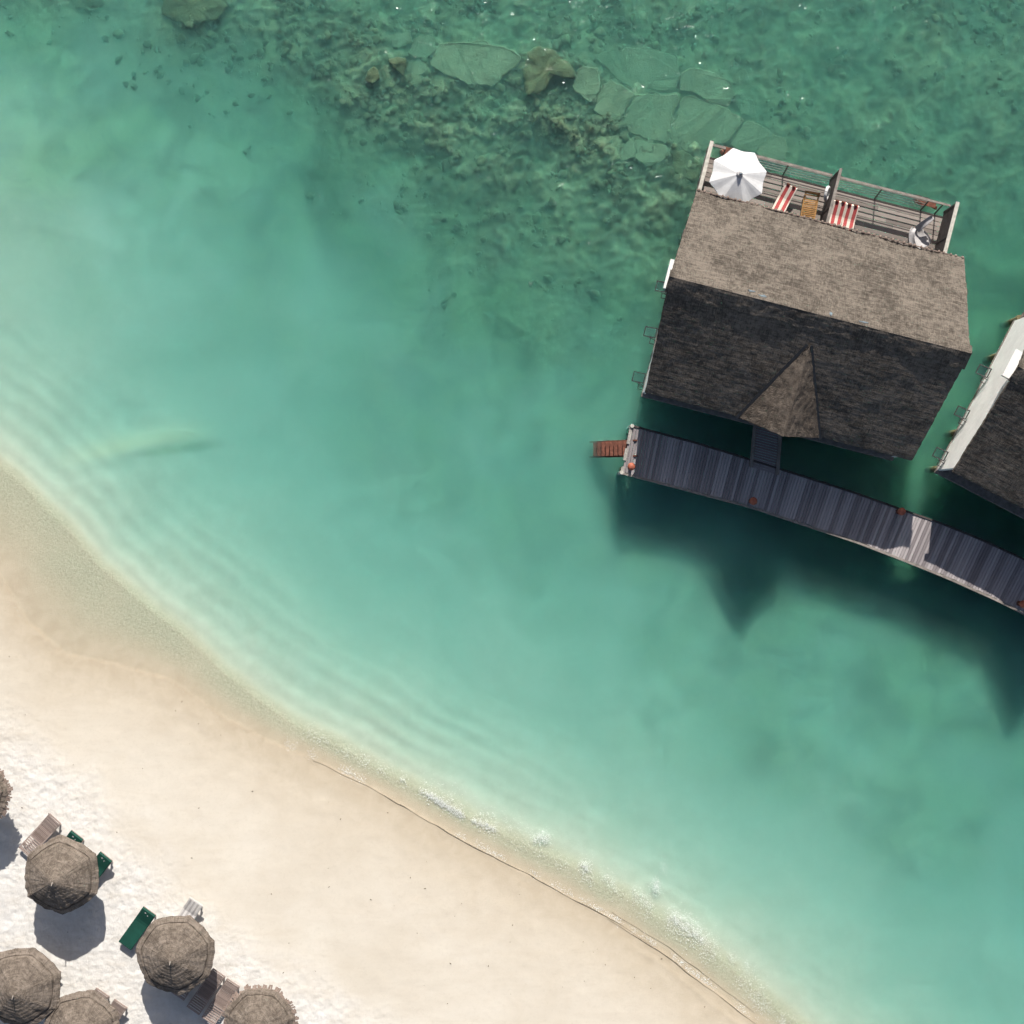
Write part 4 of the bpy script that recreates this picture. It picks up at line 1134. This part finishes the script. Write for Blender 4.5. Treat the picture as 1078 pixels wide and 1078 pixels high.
def build_foam():
    mb = MB()
    segs = []
    def streak(pts, wid, dens):
        P = curve(pts, 200)
        for k in range(dens * 3):
            t = random.random(); i = int(t * 198); q = P[i] + (P[i + 1] - P[i]) * random.random()
            gap = float(vnoise(np.array([q[0] / 11]), np.array([q[1] / 11]), 600)[0])
            if gap < .45: continue
            x = q[0] + random.gauss(0, wid * .6); y = q[1] + random.gauss(0, wid * 1.1)
            segs.append((x, y, random.uniform(.006, .017) * (.6 + gap)))
    streak([(420, 818), (450, 836), (475, 851), (500, 864), (520, 873), (545, 885)], 2.2, 420)
    streak([(455, 838), (480, 855), (500, 864)], 2.5, 300)
    streak([(560, 884), (575, 880), (583, 886)], 3.5, 170)
    streak([(600, 905), (625, 915), (632, 912)], 3, 190)
    streak([(625, 918), (660, 937), (690, 955), (720, 975), (745, 993)], 3.5, 420)
    streak([(700, 958), (725, 972), (760, 1003), (790, 1020)], 5, 420)
    streak([(690, 935), (693, 922), (699, 910)], 4.5, 300)
    streak([(740, 1010), (790, 1050), (830, 1080)], 5, 260)
    streak([(300, 782), (340, 800), (385, 822)], 2.5, 180)
    streak([p for p in OUTER if 300 < p[0] < 900], 5, 900); streak([(x, y - 9) for (x, y) in OUTER if 420 < x < 900], 8, 500); streak([(x, y - 3) for (x, y) in SHORE if 420 < x < 820], 2, 500)
    for (x, y, s) in segs:
        p = W(x, y, .004); n = 6; i0 = len(mb.v); a = random.random() * 6
        for zt in (.006, 0):
            for k in range(n):
                t = a + 2 * PI * k / n; q = s * (.7 + .5 * math.sin(k * 2.3 + a)); mb.vert(p + Vector((q * math.cos(t) * 1.3, q * math.sin(t), zt)))
        mb.f.append(tuple(i0 + k for k in range(n))); mb.f.append(tuple(i0 + n + k for k in range(n - 1, -1, -1)))
        for k in range(n): j = (k + 1) % n; mb.f.append((i0 + k, i0 + n + k, i0 + n + j, i0 + j))
    tag(mb.build('sea_foam', M['foam']), 'flecks of white foam along the breaking ripples', 'foam', None, 'stuff')
build_foam()

# ------------------------------------------------------------------ light, camera
wld = bpy.data.worlds.new('World'); scn.world = wld; wld.use_nodes = True
wn = wld.node_tree.nodes; bg = wn['Background']; sky = wn.new('ShaderNodeTexSky'); sky.sky_type = 'NISHITA'; sky.sun_disc = False
sky.sun_elevation = R(SUN_EL); sky.sun_rotation = R(SUN_AZ); sky.air_density = 1; sky.dust_density = 2.0; sky.ozone_density = 1
wld.node_tree.links.new(sky.outputs[0], bg.inputs[0]); bg.inputs[1].default_value = .06
sl = bpy.data.lights.new('sun', 'SUN'); sl.energy = 4.2; sl.angle = R(.5); sl.color = (1, .96, .895)
so = bpy.data.objects.new('sun', sl); COL.objects.link(so); so.location = (0, 30, 40)
az = R(SUN_AZ); el = R(SUN_EL)
d = Vector((-math.sin(az) * math.cos(el), -math.cos(az) * math.cos(el), -math.sin(el)))
so.rotation_euler = d.to_track_quat('-Z', 'Y').to_euler()

cam = bpy.data.cameras.new('camera'); co = bpy.data.objects.new('camera', cam); COL.objects.link(co)
co.location = (0, 0, H); co.rotation_euler = (0, 0, 0)
cam.sensor_fit = 'HORIZONTAL'; cam.sensor_width = 36
cam.lens = 36 * H / (1078 / S); cam.clip_end = 2000
scn.camera = co
scn.view_settings.view_transform = 'Standard'; scn.view_settings.look = 'None'; scn.view_settings.gamma = 1
scn.view_settings.exposure = .74
cy = scn.cycles
cy.max_bounces = 8; cy.diffuse_bounces = 3; cy.glossy_bounces = 3; cy.transparent_max_bounces = 16; cy.volume_bounces = 5
cy.sample_clamp_indirect = 4; cy.use_denoising = True
cy.use_adaptive_sampling = True; cy.adaptive_threshold = .035; cy.adaptive_min_samples = 20
try: cy.denoiser = 'OPENIMAGEDENOISE'
except Exception: pass
